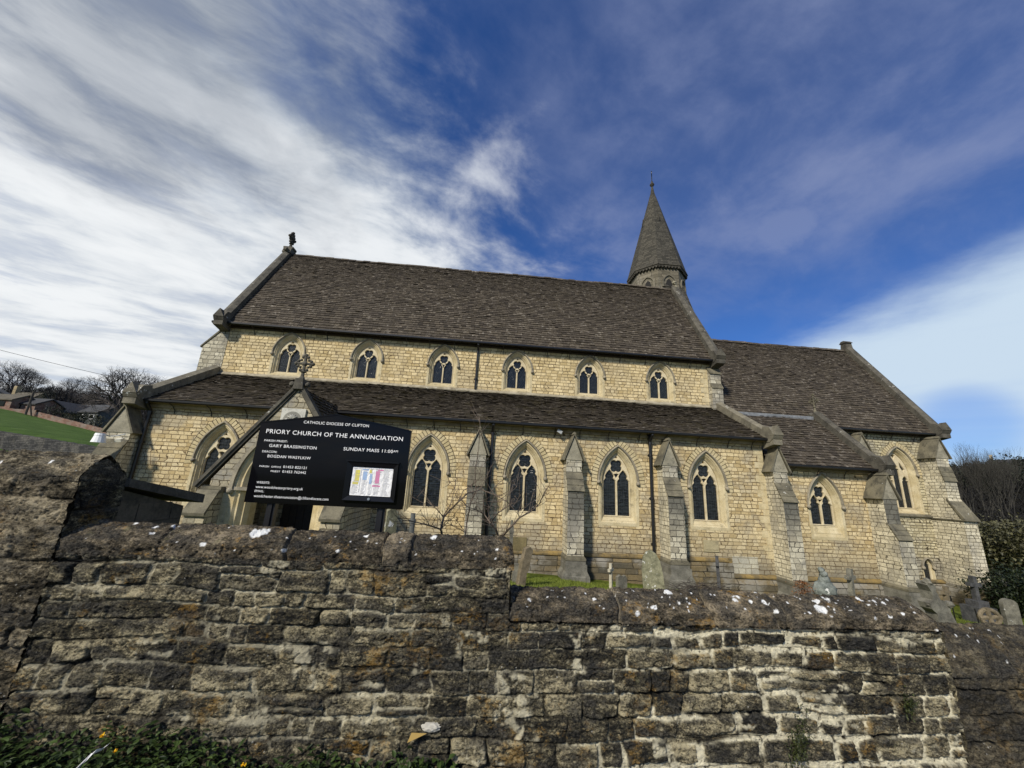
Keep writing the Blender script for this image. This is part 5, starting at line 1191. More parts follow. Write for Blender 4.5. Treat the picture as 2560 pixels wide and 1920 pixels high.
gm = {'pale': stone('pale_grave_stone', (0.40, 0.37, 0.28), (0.52, 0.48, 0.38), (0.2, 0.19, 0.15), 0.6, 0.05, 6), 'grey': stone('grey_grave_stone', (0.105, 0.10, 0.082), (0.21, 0.20, 0.16), (0.07, 0.07, 0.06), 0.6, 0.04, 6),
      'dark': stone('dark_grave_stone', (0.045, 0.047, 0.05), (0.10, 0.10, 0.10), (0.03, 0.03, 0.03), 0.5, 0, 6), 'lich': stone('lichened_grave_stone', (0.13, 0.13, 0.082), (0.27, 0.26, 0.17), (0.09, 0.09, 0.06), 0.7, 0.10, 7),
      'brown': stone('brown_grave_stone', (0.12, 0.10, 0.065), (0.22, 0.18, 0.12), (0.05, 0.045, 0.03), 0.6, 0, 6), 'blue': stone('verdigris_stone', (0.11, 0.125, 0.112), (0.24, 0.26, 0.235), (0.12, 0.14, 0.13), 0.5, 0.1, 9)}
def sink(mb, zg_):                    # the foot of a stone goes into the turf
    lo = min(v[2] for v in mb.v)
    if lo > zg_-0.08: mb.v = [(v[0], v[1], zg_-0.1) if v[2] < lo+0.02 else v for v in mb.v]
def grave(name, px, py, Y, label, cat, builder, material, base=None, smooth=False):
    p = at(px, py, Y); zg_ = gz(p.x, p.y)
    root = empty(name, (p.x, p.y, p.z), label, cat, G1)
    mb = MB(); builder(mb, p, zg_); sink(mb, zg_); part(mb, 'headstone' if cat == 'gravestone' else 'shaft', gm[material], root, smooth)
    if base:
        bb_ = MB(); base(bb_, p, zg_); sink(bb_, zg_); part(bb_, 'base', gm['grey'] if material != 'dark' else gm['dark'], root)
    return root
def H(px, ytop, ybot, Y): return (at(px, ytop, Y)-at(px, ybot, Y)).z
# leaning rough pillar stone just beyond the wall's step
def b1(mb, p, zg_):
    a_ = at(1298, 1472, 12.4); c_ = at(1321, 1381, 12.4); d_ = c_-a_
    prof = [(-0.10, -0.3), (0.10, -0.3), (0.12, 0.15), (0.09, 0.42), (0.13, 0.50), (0.12, 0.85), (0.14, 1.05), (0.02, 1.16), (-0.12, 1.10), (-0.13, 0.6), (-0.11, 0.3)]
    stone_block(mb, prof, a_.x, a_.y, a_.z, 0.20, 0.35, (0.22, 0.0))
grave('leaning_stone', 1302, 1472, 12.4, 'rough leaning stone pillar with orange lichen, in grass just past the wall step', 'gravestone', b1, 'brown')
def b2(mb, p, zg_): stone_block(mb, cross_prof(0.62, 0.17, 0.045, 0.66, -0.15), p.x, p.y, p.z, 0.09, 0.9, (0.02, 0))
grave('cross_gravestone', 1527, 1458, 13.9, 'small pale stone cross on the grass, turned partly sideways', 'grave cross', b2, 'pale')
def b3(mb, p, zg_): stone_block(mb, [(-0.16, -0.3), (0.17, -0.3), (0.165, 0.34), (0.12, 0.40), (0.05, 0.37), (-0.07, 0.42), (-0.17, 0.36)], p.x, p.y, p.z, 0.12, 0.3)
grave('low_gravestone', 1554, 1474, 12.6, 'low worn headstone with white streaks beside the small pale cross', 'gravestone', b3, 'grey')
def b4(mb, p, zg_): stone_block(mb, [(-0.30, -0.4), (0.30, -0.4), (0.27, 0.45), (0.21, 0.80), (0.12, 0.98), (-0.02, 1.07), (-0.17, 1.02), (-0.27, 0.86), (-0.32, 0.5)], p.x, p.y, p.z, 0.17, -0.35, (-0.03, 0.06))
grave('round_gravestone', 1636, 1475, 12.0, 'tall rounded headstone covered in yellow-grey lichen, below the downpipe', 'gravestone', b4, 'lich')
def b5(mb, p, zg_): stone_block(mb, cross_prof(0.88, 0.13, 0.045, 0.70, -0.2), p.x, p.y, p.z, 0.10, 1.0, (0.02, 0))
grave('cross_gravestone', 1797, 1459, 13.9, 'slim dark slate cross standing behind the twig heap', 'grave cross', b5, 'dark')
def b6(mb, p, zg_): stone_block(mb, [(-0.045, -0.6), (0.05, -0.6), (0.05, 0.62), (0.075, 0.68), (0.06, 0.80), (0.02, 1.05), (-0.02, 1.05), (-0.05, 0.80), (-0.07, 0.68), (-0.045, 0.62)], p.x, p.y, p.z, 0.10, 0.2)
grave('pillar_gravestone', 1276, 1385, 13.5, 'narrow grey pointed pillar memorial seen above the end of the taller coping', 'gravestone', b6, 'grey')
def b7(mb, p, zg_): mb.box(p.x-0.09, p.x+0.09, p.y-0.1, p.y+0.1, p.z-0.5, p.z+0.22)
grave('kerb_stone', 1288, 1428, 13.0, 'small square grave block at the foot of the pointed pillar', 'gravestone', b7, 'grey')
def b8(mb, p, zg_): stone_block(mb, cross_prof(0.76, 0.19, 0.058, 0.66, -0.35), p.x, p.y, p.z, 0.14, 0.35, (0.13, 0))
grave('cross_gravestone', 2129, 1487, 12.6, 'dark grey stone cross leaning right against the chapel plinth', 'grave cross', b8, 'grey')
def b9(mb, p, zg_):
    mb.ico((p.x, p.y, p.z+0.02), 0.27, 2, 0.10, (1.0, 0.6, 0.8)); mb.ico((p.x+0.02, p.y, p.z+0.22), 0.14, 2, 0.12, (0.9, 0.7, 1.2)); mb.ico((p.x+0.0, p.y-0.02, p.z+0.37), 0.08, 1, 0.2); mb.ico((p.x-0.02, p.y, p.z+0.45), 0.06, 1, 0.3); mb.ico((p.x+0.17, p.y, p.z+0.08), 0.08, 1, 0.2)
    mb.box(p.x-0.25, p.x+0.25, p.y-0.14, p.y+0.14, p.z-0.8, p.z-0.1)
grave('carved_monument', 2062, 1478, 9.2, 'weathered blue-green carved figure on a pedestal, just over the white-spotted coping', 'monument', b9, 'blue', smooth=True)
def b10(mb, p, zg_): stone_block(mb, cross_prof(0.92, 0.20, 0.06, 0.68, -0.1), p.x, p.y, p.z, 0.18, -0.15, (0.03, 0))
def b10b(mb, p, zg_):
    mb.box(p.x-0.36, p.x+0.36, p.y-0.30, p.y+0.30, p.z-0.40, p.z-0.10); mb.box(p.x-0.22, p.x+0.22, p.y-0.20, p.y+0.20, p.z-0.10, p.z+0.10)
grave('cross_gravestone', 2443, 1508, 14.2, 'large dark grey latin cross on a stepped base beside the chancel corner', 'grave cross', b10, 'dark', b10b)
def b11(mb, p, zg_):
    stone_block(mb, cross_prof(0.80, 0.21, 0.06, 0.70, -0.3), p.x, p.y, p.z, 0.15, -0.1, (-0.02, 0)); stone_block(mb, [(0.12, -0.3), (0.18, -0.3), (0.18, 0.40), (0.12, 0.42)], p.x, p.y, p.z, 0.1, -0.1)
grave('cross_gravestone', 2517, 1492, 17.5, 'grey stone cross against the dark hedge at the far right', 'grave cross', b11, 'grey')
def b12(mb, p, zg_): stone_block(mb, round_prof(0.44, 0.50), p.x, p.y, p.z, 0.16, -0.25)
grave('round_gravestone', 2527, 1536, 13.6, 'round-topped grey headstone near the right edge', 'gravestone', b12, 'grey')
def b13(mb, p, zg_):
    c_ = Vector((p.x, p.y, p.z+0.40))
    mb.tube([c_+Vector((0.20*math.cos(i*math.pi/10), -0.07*math.cos(i*math.pi/10), 0.20*math.sin(i*math.pi/10))) for i in range(21)], 0.055, 8, cap=False)
    for a_ in range(4):
        t_ = a_*math.pi/2+0.15; d_ = Vector((math.cos(t_), -0.33*math.cos(t_), math.sin(t_))); mb.tube([c_, c_+d_*0.24], [0.045, 0.075], 6)
    stone_block(mb, [(-0.19, -0.3), (0.17, -0.3), (0.13, 0.20), (-0.15, 0.20)], p.x, p.y, p.z, 0.14, -0.3)
grave('wheel_cross', 2484, 1584, 10.9, 'weathered wheel-headed cross with orange lichen just above the lowest wall', 'grave cross', b13, 'brown')
def b14(mb, p, zg_): stone_block(mb, cross_prof(0.68, 0.14, 0.055, 0.72, -0.3), p.x, p.y, p.z, 0.13, 0.1, (0.24, 0))
grave('cross_gravestone', 2366, 1520, 13.6, 'small brown cross leaning in shade before the chancel plinth', 'grave cross', b14, 'brown')
def b15(mb, p, zg_):
    stone_block(mb, [(-0.30, -0.5), (0.34, -0.5), (0.25, 0.0), (0.20, 0.30), (0.26, 0.38), (0.22, 0.47), (0.08, 0.50), (0.06, 0.66), (0.10, 0.74), (0.0, 0.82), (-0.10, 0.76), (-0.06, 0.64), (-0.10, 0.50), (-0.22, 0.44), (-0.22, 0.34), (-0.14, 0.26), (-0.22, 0.0)], p.x, p.y, p.z, 0.20, 0.1, (-0.30, 0))
    for (u, z_, r_) in ((0.0-0.24, 0.80, 0.07), (0.13, 0.42, 0.06), (-0.30, 0.42, 0.05), (0.22, -0.1, 0.06), (0.0, 0.1, 0.05)): mb.ico((p.x+u, p.y-0.08, p.z+z_), r_, 1, 0.35)
grave('foliate_cross', 2358, 1568, 7.6, 'tall grey carved cross leaning left with curled leaf ends, behind the lower coping', 'grave cross', b15, 'grey')
def b16(mb, p, zg_): stone_block(mb, [(-0.10, -0.5), (0.10, -0.5), (0.09, 0.25), (0.02, 0.36), (-0.08, 0.30)], p.x, p.y, p.z, 0.12, 0.6)
grave('small_stone', 972, 1328, 6.5, 'stubby lichened stone peeping over the coping beneath the notice board', 'gravestone', b16, 'lich')
def post(px0, py0, px1, py1, Y, label, r=0.018, mt='iron'):
    p = at(px0, py0, Y); c_ = at(px1, py1, Y); mb = MB(); mb.tube([Vector((c_.x, c_.y, gz(c_.x, c_.y)-0.1)), p], r, 6); o = mb.build('iron_post', MAT[mt]); tag(o, label, 'post', 'thin posts in the churchyard'); return o
post(2375, 1489, 2385, 1535, 12.6, 'thin dark iron post beside the small brown leaning cross'); post(2436, 1521, 2448, 1549, 12.2, 'short thin iron post in front of the large dark cross')
mb = MB(); p = at(1033, 1283, 6.4); c_ = at(1029, 1332, 6.4); mb.tube([p, p+(c_-p)*0.3, p+(c_-p)*0.31, p+(c_-p)*0.5, p+(c_-p)*0.52, c_-Vector((0, 0, 1.8))], [0.036, 0.036, 0.050, 0.050, 0.040, 0.040], 10)
tag(mb.build('vent_pipe', simple('pipe_grey', (0.10, 0.105, 0.10), 0.5, var=0.4)), 'grey standing pipe behind the coping, right of the notice board', 'pipe')
# heap of twigs and litter of branches
def twigs(name, cx, cy, cz, n_, L_, seed, material, label, cat, flat=0.35, r=0.008):
    rr_ = random.Random(seed); mb = MB()
    for i in range(n_):
        a_ = rr_.uniform(0, 2*math.pi); q = Vector((cx+rr_.gauss(0, L_*0.45), cy+rr_.gauss(0, L_*0.25), cz+abs(rr_.gauss(0, 0.10)))); d_ = Vector((math.cos(a_), math.sin(a_)*0.5, rr_.uniform(-0.1, flat))).normalized(); l = rr_.uniform(0.2, 0.7)*L_*0.8
        mb.tube([q, q+d_*l*0.5+Vector((0, 0, rr_.uniform(-0.03, 0.05))), q+d_*l], [r, r*0.8, r*0.4], 3)
    return tag(mb.build(name, material), label, cat)
MAT['twig'] = simple('dead_twigs', (0.045, 0.036, 0.028), 0.9, var=0.5, vs=9)
p = at(1760, 1480, 11.0); twigs('twig_heap', p.x, p.y, p.z-0.05, 260, 0.9, 5, MAT['twig'], 'heap of dark dead twigs behind the lower coping, under the fourth aisle window', 'twigs')

# bare shrub between board and buttress: stems follow the ones seen, spread in depth
def F2(u, v): k = 500/2212; return (1000+u*k, 1050+v*k)
stems = [([(470, 1290), (450, 1210), (480, 1080), (560, 990), (650, 900), (750, 810), (900, 770), (1050, 830), (1180, 900), (1260, 980)], 4.9, 0.014), ([(450, 1210), (330, 1170), (180, 1130), (60, 1110), (-60, 1125)], 4.9, 0.010), ([(720, 1290), (740, 1130), (780, 920), (840, 780), (830, 560), (870, 330), (885, 60), (880, -60)], 5.3, 0.011),
         ([(1110, 1340), (1060, 1210), (1000, 1140), (930, 1040), (830, 990), (740, 960)], 4.7, 0.013), ([(1110, 1310), (1200, 1210), (1320, 1080), (1450, 1010), (1540, 930), (1600, 790), (1640, 740)], 4.7, 0.013), ([(1000, 1135), (1080, 1030), (1200, 950), (1290, 890), (1330, 830)], 4.75, 0.009),
         ([(480, 1060), (560, 930), (620, 700), (560, 560)], 5.0, 0.007), ([(650, 900), (700, 780), (800, 720), (880, 640), (900, 480)], 5.1, 0.006), ([(780, 930), (900, 900), (1010, 900), (1120, 910)], 5.2, 0.005), ([(450, 1210), (520, 1140), (640, 1190), (720, 1250)], 4.8, 0.005),
         ([(320, 1160), (290, 1090), (210, 1030)], 4.9, 0.006), ([(480, 1070), (400, 980), (300, 900), (240, 950), (150, 780)], 4.95, 0.006), ([(740, 960), (680, 880), (560, 690), (470, 700)], 5.0, 0.005), ([(1320, 1080), (1300, 1010), (1400, 960), (1450, 900)], 4.7, 0.006),
         ([(1000, 800), (1100, 690), (1180, 640), (1250, 560)], 5.0, 0.005), ([(880, 770), (960, 640), (1010, 500)], 5.1, 0.005), ([(1180, 900), (1200, 820), (1290, 740), (1300, 660)], 4.85, 0.005), ([(1050, 830), (1000, 960), (900, 1010)], 5.0, 0.004), ([(500, 1130), (600, 1080), (680, 1180), (730, 1260)], 4.85, 0.004), ([(1540, 930), (1580, 850), (1550, 790)], 4.65, 0.004)]
sh = MB(); rr_ = random.Random(8)
for (pts, Y, r_) in stems:
    w3 = [at(*F2(*q), Y+0.10*math.sin(i*1.9+Y*7)) for i, q in enumerate(pts)]
    sh.tube(w3, [r_*(1-0.75*i/(len(w3)-1)) for i in range(len(w3))], 5)
    for i in range(1, len(w3)):
        for _ in range(5 if r_ > 0.008 else 3):
            if rr_.random() < 0.85:
                q = w3[i-1].lerp(w3[i], rr_.random()); d_ = (w3[i]-w3[i-1]).normalized()+Vector((rr_.gauss(0, 0.7), rr_.gauss(0, 0.6), rr_.gauss(0.3, 0.6))); d_.normalize(); l = rr_.uniform(0.07, 0.30)
                sh.tube([q, q+d_*l*0.5, q+d_*l+Vector((0, 0, 0.02))], [max(0.003, r_*0.35), 0.0026, 0.0016], 4); sh.ico(q+d_*l*0.5, 0.006, 0)
shr = empty('bare_shrub', at(1100, 1345, 4.9), 'leafless shrub with arching branches behind the coping, right of the notice board', 'shrub')
sh2 = MB()
for (px, py, Y) in ((1106, 1341, 4.9), (1163, 1341, 5.3), (1251, 1352, 4.7)): q = at(px, py, Y); sh2.tube([q+Vector((0, 0, 0.01)), Vector((q.x-0.05, q.y, -2.4))], [0.014, 0.03], 6)
part(sh, 'branches', simple('shrub_bark', (0.10, 0.075, 0.055), 0.8, var=0.5, vs=30), shr); part(sh2, 'stem', bpy.data.materials['shrub_bark'], shr)

# leafy weeds at the foot of the wall
def leafmat(name, c1, c2):
    m, n, b = mat(name); n.setin(b.inputs['Base Color'], n.mix(n.attr('tone'), c1, c2)); b.inputs['Roughness'].default_value = 0.55; b.inputs['Specular IOR Level'].default_value = 0.3; return m
MAT['leaf'] = leafmat('weed_leaves', (0.005, 0.014, 0.002), (0.050, 0.080, 0.018)); MAT['ivy'] = leafmat('fern_leaves', (0.012, 0.018, 0.004), (0.05, 0.06, 0.014)); MAT['rust'] = leafmat('rusty_leaves', (0.06, 0.018, 0.004), (0.34, 0.13, 0.03)); MAT['grassb'] = leafmat('grass_blades', (0.06, 0.085, 0.010), (0.20, 0.24, 0.035))
def leaf(mb, p, d_, w_, l, rr_):
    d_ = d_.normalized(); s_ = d_.cross(Vector((0, 0, 1))); s_ = s_.normalized() if s_.length > 0.01 else Vector((1, 0, 0)); up = s_.cross(d_); mb.t = rr_.random()
    a_ = p; b2_ = p+d_*l*0.35+s_*w_+up*w_*0.3; c_ = p+d_*l*0.35-s_*w_+up*w_*0.3; m1 = p+d_*l*0.4; e1 = p+d_*l-up*l*0.15
    b3_ = p+d_*l*0.75+s_*w_*0.75+up*w_*0.1; c3_ = p+d_*l*0.75-s_*w_*0.75+up*w_*0.1
    k = [mb.vert(q) for q in (a_, b2_, m1, c_, b3_, e1, c3_)]
    mb.face((k[0], k[1], k[2])); mb.face((k[0], k[2], k[3])); mb.face((k[1], k[4], k[5], k[2])); mb.face((k[2], k[5], k[6], k[3]))
wd = MB(); rr_ = random.Random(21)
def hz_(s):      # height of weed growth along the wall
    return np.interp(s, [-4.5, -2.9, -2.6, -2.3, -1.95, -1.65, -1.3, -1.15, -0.95, -0.75, -0.5, -0.35, 0.0, 0.3], [0.48, 0.42, 0.36, 0.24, 0.28, 0.28, 0.18, 0.08, 0.17, 0.17, 0.10, 0.16, 0.10, 0.0])
for i in range(16000):
    s = rr_.uniform(-4.4, 0.25); hmax = hz_(s)*(0.75+0.5*rr_.random())
    if rr_.random() > hmax/0.30+0.08: continue
    y_ = rr_.uniform(0.0, 0.42)**1.0; f = rr_.random()**0.8
    p = wpt(s, -0.03-y_, -1.76+hmax*f*(1-y_*1.1)); a_ = rr_.uniform(0, 2*math.pi)
    leaf(wd, p, Vector((math.cos(a_), math.sin(a_)-0.35, rr_.uniform(-0.25, 0.8))), rr_.uniform(0.006, 0.015)*(0.5+rr_.random()), rr_.uniform(0.02, 0.06), rr_)
tag(wd.build('weeds', MAT['leaf']), 'dark green leafy weeds along the foot of the wall', 'weeds', kind='stuff')
def tuft(name, px, py, n_, sw, shh, seed, mk, label, cat, group=None):
    s_, z_ = s_of(px, py); rr_ = random.Random(seed); mb = MB()
    for i in range(n_):
        u, v = rr_.gauss(0, sw), rr_.gauss(0, shh); p = wpt(s_+u+0.25*v, -0.02-rr_.uniform(0, 0.05), z_+v); a_ = rr_.uniform(0, 6.28)
        leaf(mb, p, Vector((math.cos(a_), -0.6, math.sin(a_)*0.8-0.1)), rr_.uniform(0.003, 0.006), rr_.uniform(0.012, 0.028), rr_)
    return tag(mb.build(name, MAT[mk]), label, cat, group)
tuft('wall_fern', 1983, 1850, 420, 0.032, 0.085, 3, 'ivy', 'larger dark fern clump growing from the wall near the bottom right', 'fern', 'ferns growing on the wall')
tuft('wall_fern', 2252, 1752, 160, 0.022, 0.030, 4, 'ivy', 'smaller fern growing high on the wall near its right end', 'fern', 'ferns growing on the wall')
for i, (px, py, lb) in enumerate(((257, 1840, 'upper yellow dandelion flower left of the others'), (285, 1881, 'dim yellow dandelion flower among the leaves'), (609, 1913, 'yellow dandelion flower furthest right'))):
    s_, z_ = s_of(px, py, -0.12); mb = MB(); p = wpt(s_, -0.12, z_); rr_ = random.Random(i)
    for k in range(26): a_ = rr_.uniform(0, 6.28); leaf(mb, p, Vector((math.cos(a_), math.sin(a_)*0.6-0.5, rr_.uniform(0.0, 0.8))), 0.003, 0.017, rr_)
    tag(mb.build('dandelion', leafmat('dandelion_petals', (0.75, 0.42, 0.01), (0.9, 0.62, 0.03))), lb, 'flower', 'dandelion flowers')
mb = MB(); s_, z_ = s_of(200, 1900, -0.25); p = wpt(s_, -0.25, z_)
NX = 9
ids = [[mb.vert(p+Vector((0.13*(i/(NX-1)-0.5)+0.03*j, -0.02*math.sin(i*1.3+j), 0.10*(i/(NX-1)-0.5)*1.1+0.045*(j-1)*(1-abs(i/(NX-1)-0.4))+0.008*math.sin(i*2.1+j*2)))) for i in range(NX)] for j in range(3)]
for j in range(2):
    for i in range(NX-1): mb.face((ids[j][i], ids[j][i+1], ids[j+1][i+1], ids[j+1][i]))
tag(mb.build('litter_paper', simple('white_litter', (0.72, 0.72, 0.74), 0.6)), 'crumpled scrap of white paper lying in the weeds', 'litter')
mb = MB(); s_, z_ = s_of(1044, 1826); mb.prism([(s_-0.05, z_-0.035), (s_+0.06, z_+0.012), (s_-0.03, z_+0.015)], 2.84, 2.845, 'y'); tag(mb.build('dry_leaf', simple('yellow_leaf', (0.40, 0.27, 0.08), 0.7)), 'pointed yellow dead leaf caught in the wall', 'leaf')
mb = MB(); s_, z_ = s_of(1078, 1812); mb.ico(wpt(s_, -0.02, z_), 0.055, 2, 0.12, (1.1, 0.5, 0.45)); tag(mb.build('white_stone', simple('white_flint', (0.40, 0.38, 0.33), 0.8, var=0.2, bump=0.01)), 'knobbly white stone set in the wall above the dead leaf', 'stone')
# rusty shrub
mb = MB(); rr_ = random.Random(31); p0 = at(2008, 1478, 9.4)
for i in range(900):
    f = rr_.random(); q = Vector((p0.x+rr_.gauss(0, 0.11)*(1.2-f*0.7), p0.y+rr_.gauss(0, 0.10), p0.z-0.2+f*0.42)); a_ = rr_.uniform(0, 6.28); leaf(mb, q, Vector((math.cos(a_), math.sin(a_), rr_.uniform(-0.5, 0.8))), 0.010, 0.040, rr_)
tag(mb.build('rusty_shrub', MAT['rust']), 'small orange-brown withered bush beside the blue-green carved figure', 'shrub')
# churchyard grass tufts where the turf shows
mb = MB(); rr_ = random.Random(41)
def inpatch():
    if rr_.random() < 0.55: return rr_.uniform(0.8, 8.0), rr_.uniform(10.5, 15.0)
    return rr_.uniform(12.0, 22.0), rr_.uniform(9.5, 16.5)
gp = [inpatch() for _ in range(26000)]; gzv = G(np.array([q[0] for q in gp]), np.array([q[1] for q in gp]))
for (x_, y_), z_ in zip(gp, gzv):
    a_ = rr_.uniform(0, 6.28); l = rr_.uniform(0.03, 0.085); w_ = rr_.uniform(0.004, 0.010); mb.t = rr_.random()
    k = [mb.vert((x_-w_, y_, z_-0.01)), mb.vert((x_+w_, y_, z_-0.01)), mb.vert((x_+math.cos(a_)*l*0.6, y_+math.sin(a_)*l*0.6, z_+l))]; mb.face(k)
tag(mb.build('grass', MAT['grassb']), 'short bright churchyard grass', 'grass', kind='stuff')

# ================================================================== DISTANCE, LEFT
def bare_tree(name, base, h, spread, seed, label, depth=6, trunk=0.22, tr=0.035, mats=None, group=None, up=0.5):
    rr_ = random.Random(seed); tk = MB(); br = MB(); base = Vector(base)
    def grow(p, d_, l, r_, lv):
        mb_ = tk if lv == 0 else br
        mid = p+d_*l*0.5+Vector((rr_.gauss(0, 0.05), rr_.gauss(0, 0.05), rr_.gauss(0, 0.03)))*l; e_ = p+d_*l
        mb_.tube([p, mid, e_], [r_, r_*0.85, r_*0.7], 5 if lv < 2 else 3, cap=False)
        if lv >= depth: return
        k = 3 if lv < 4 else (2 if rr_.random() < 0.55 else 3)
        if lv == 0: k = 5
        for i in range(k):
            a_ = 2*math.pi*(i+rr_.random()*0.6)/k; s_ = d_.orthogonal().normalized(); t_ = d_.cross(s_); sp_ = spread*rr_.uniform(0.65, 1.25)*(1.25 if lv == 0 else 1)
            nd = (d_+(s_*math.cos(a_)+t_*math.sin(a_))*sp_+Vector((0, 0, up*0.12))).normalized()
            st_ = e_ if lv else base+(e_-base)*rr_.uniform(0.6, 1.0)
            grow(st_, nd, l*rr_.uniform(0.66, 0.86)*(1.15 if lv == 0 else 1), r_*0.62, lv+1)
    grow(base, Vector((rr_.gauss(0, 0.04), rr_.gauss(0, 0.04), 1)).normalized(), h*trunk, h*tr, 0)
    root = empty(name, base, label, 'tree', group); m1, m2 = mats or (MAT['bark'], MAT['barkf'])
    part(tk, 'trunk', m1, root); part(br, 'branches', m2, root); return root
MAT['bark'] = simple('bark', (0.045, 0.040, 0.034), 0.9, var=0.4, vs=3); MAT['barkf'] = simple('twig_bark', (0.050, 0.042, 0.038), 0.9, var=0.3, vs=2); MAT['barkp'] = simple('pale_bark', (0.032, 0.030, 0.025), 0.9, var=0.3, vs=2)
p = at(296, 1052, 62); bare_tree('bare_tree', (p.x, p.y, p.z-0.8), 13.2, 0.80, 3, 'wide dome-shaped bare tree left of the church', 8, 0.17, 0.036, up=0.15)
TG = 'bare trees behind the houses'
for i, (px, pyb, pyt, Y, lab) in enumerate(((20, 1000, 915, 88, 'tall bare tree at the left edge of the photo'), (62, 1000, 932, 92, 'bare tree second from the left edge'), (100, 1005, 962, 95, 'low rounded bare tree behind the gabled house'), (168, 1012, 938, 96, 'spiky bare tree between the houses and the wide tree'),
        (130, 1010, 962, 100, 'small bare tree left of the spiky one'), (215, 1015, 972, 104, 'short bare tree just left of the wide tree'), (-40, 1000, 925, 90, 'bare tree just outside the left edge'), (345, 1010, 975, 110, 'bare tree behind the wide tree, against the church corner'))):
    p = at(px, pyb, Y); q = at(px, pyt, Y); hh = (q.z-p.z)*(1.15 if i < 2 else 1.0); bare_tree('bare_tree', (p.x, p.y, p.z), hh, 0.50 if i % 2 else 0.6, 50+i*3, lab, 7, 0.24, 0.026, group=TG)
# woodland mass
def wood(name, cells, seed, material, label, hs=(5, 8), nb=26, kind='stuff'):
    rr_ = random.Random(seed); mb = MB()
    for (x_, y_) in cells:
        z_ = gz(x_, y_); h_ = rr_.uniform(*hs); mb.t = rr_.random()
        mb.tube([(x_, y_, z_-0.3), (x_+rr_.gauss(0, 0.3), y_, z_+h_*0.55)], [0.14, 0.07], 3, cap=False)
        for i in range(nb):
            f = rr_.uniform(0.2, 0.9); a_ = rr_.uniform(0, 6.28); q = Vector((x_, y_, z_+h_*f*0.8)); d_ = Vector((math.cos(a_), math.sin(a_), rr_.uniform(0.3, 1.3))).normalized(); l = h_*rr_.uniform(0.15, 0.38); w_ = 0.05
            e_ = q+d_*l; s_ = Vector((-math.sin(a_), math.cos(a_), 0))*w_
            mb.face([mb.vert(q-s_), mb.vert(q+s_), mb.vert(e_)]) 
            for t_ in range(3):
                d2 = (d_+Vector((rr_.gauss(0, 0.6), rr_.gauss(0, 0.6), rr_.gauss(0.2, 0.5)))).normalized(); q2 = q.lerp(e_, rr_.uniform(0.3, 1)); e2 = q2+d2*l*0.6; mb.face([mb.vert(q2-s_*0.7), mb.vert(q2+s_*0.7), mb.vert(e2)])
    return tag(mb.build(name, material), label, 'woodland', kind=kind)
rr_ = random.Random(77); cells = []
for i in range(900):
    Y = rr_.uniform(84, 150); px = rr_.uniform(-150, 420); p = at(px, 1010, Y); cells.append((p.x, p.y))
wood('woodland', cells, 1, simple('far_twigs', (0.040, 0.036, 0.034), 0.95, var=0.5, vs=0.3), 'bare winter woodland on the slope behind the houses', (3.0, 5.2))
# stone and brick field walls
def field_wall(name, P, Q, h, th, material, label, hq=None, n_=60):
    """top edge follows P->Q seen points"""
    P, Q = Vector(P), Vector(Q); mb = MB(); rr_ = random.Random(len(name)); d_ = (Q-P); nn_ = Vector((-d_.y, d_.x, 0)).normalized()*th/2
    top = []
    for i in range(n_+1): t = i/n_; q = P.lerp(Q, t); top.append(q+Vector((0, 0, rr_.uniform(-0.03, 0.03))))
    for sg in (-1, 1):
        ids = [(mb.vert(q+nn_*sg), mb.vert(Vector((q.x, q.y, q.z-(h+( (hq or h)-h)*i/n_)))+nn_*sg*1.2)) for i, q in enumerate(top)]
        for a_, c_ in zip(ids, ids[1:]): mb.face((a_[0], c_[0], c_[1], a_[1]))
    ids = [(mb.vert(q+nn_), mb.vert(q-nn_)) for q in top]
    for a_, c_ in zip(ids, ids[1:]): mb.face((a_[0], a_[1], c_[1], c_[0]))
    return tag(mb.build(name, material), label, 'wall')
MAT['dry'] = masonry('dry_stone', (0.035, 0.036, 0.038), (0.085, 0.083, 0.08), (0.008, 0.008, 0.009), rowh=0.12, bw=0.35, grey=0.3, rough_amp=1.4, dirt=(0.03, 0.03, 0.03))
MAT['brick'] = masonry('old_brick', (0.16, 0.085, 0.062), (0.27, 0.17, 0.13), (0.17, 0.14, 0.12), rowh=0.16, bw=0.45, grey=0.6, rough_amp=1.0, dirt=(0.11, 0.085, 0.07))
a_ = at(-60, 1068, 33); c_ = at(300, 1126, 30); field_wall('dry_stone_wall', a_, c_, 2.2, 0.5, MAT['dry'], 'dark dry-stone wall across the lower edge of the sloping field')
a_ = at(-60, 1016, 62); c_ = at(95, 1026, 61); c2 = at(290, 1080, 58)
field_wall('brick_garden_wall', a_, c_, 1.5, 0.4, MAT['brick'], 'pinkish old brick wall at the top of the field before the red outbuildings'); field_wall('brick_garden_wall', at(66, 1022, 61.5), c2, 1.55, 0.4, MAT['brick'], 'long weathered brick wall running down the field towards the church', 1.3)
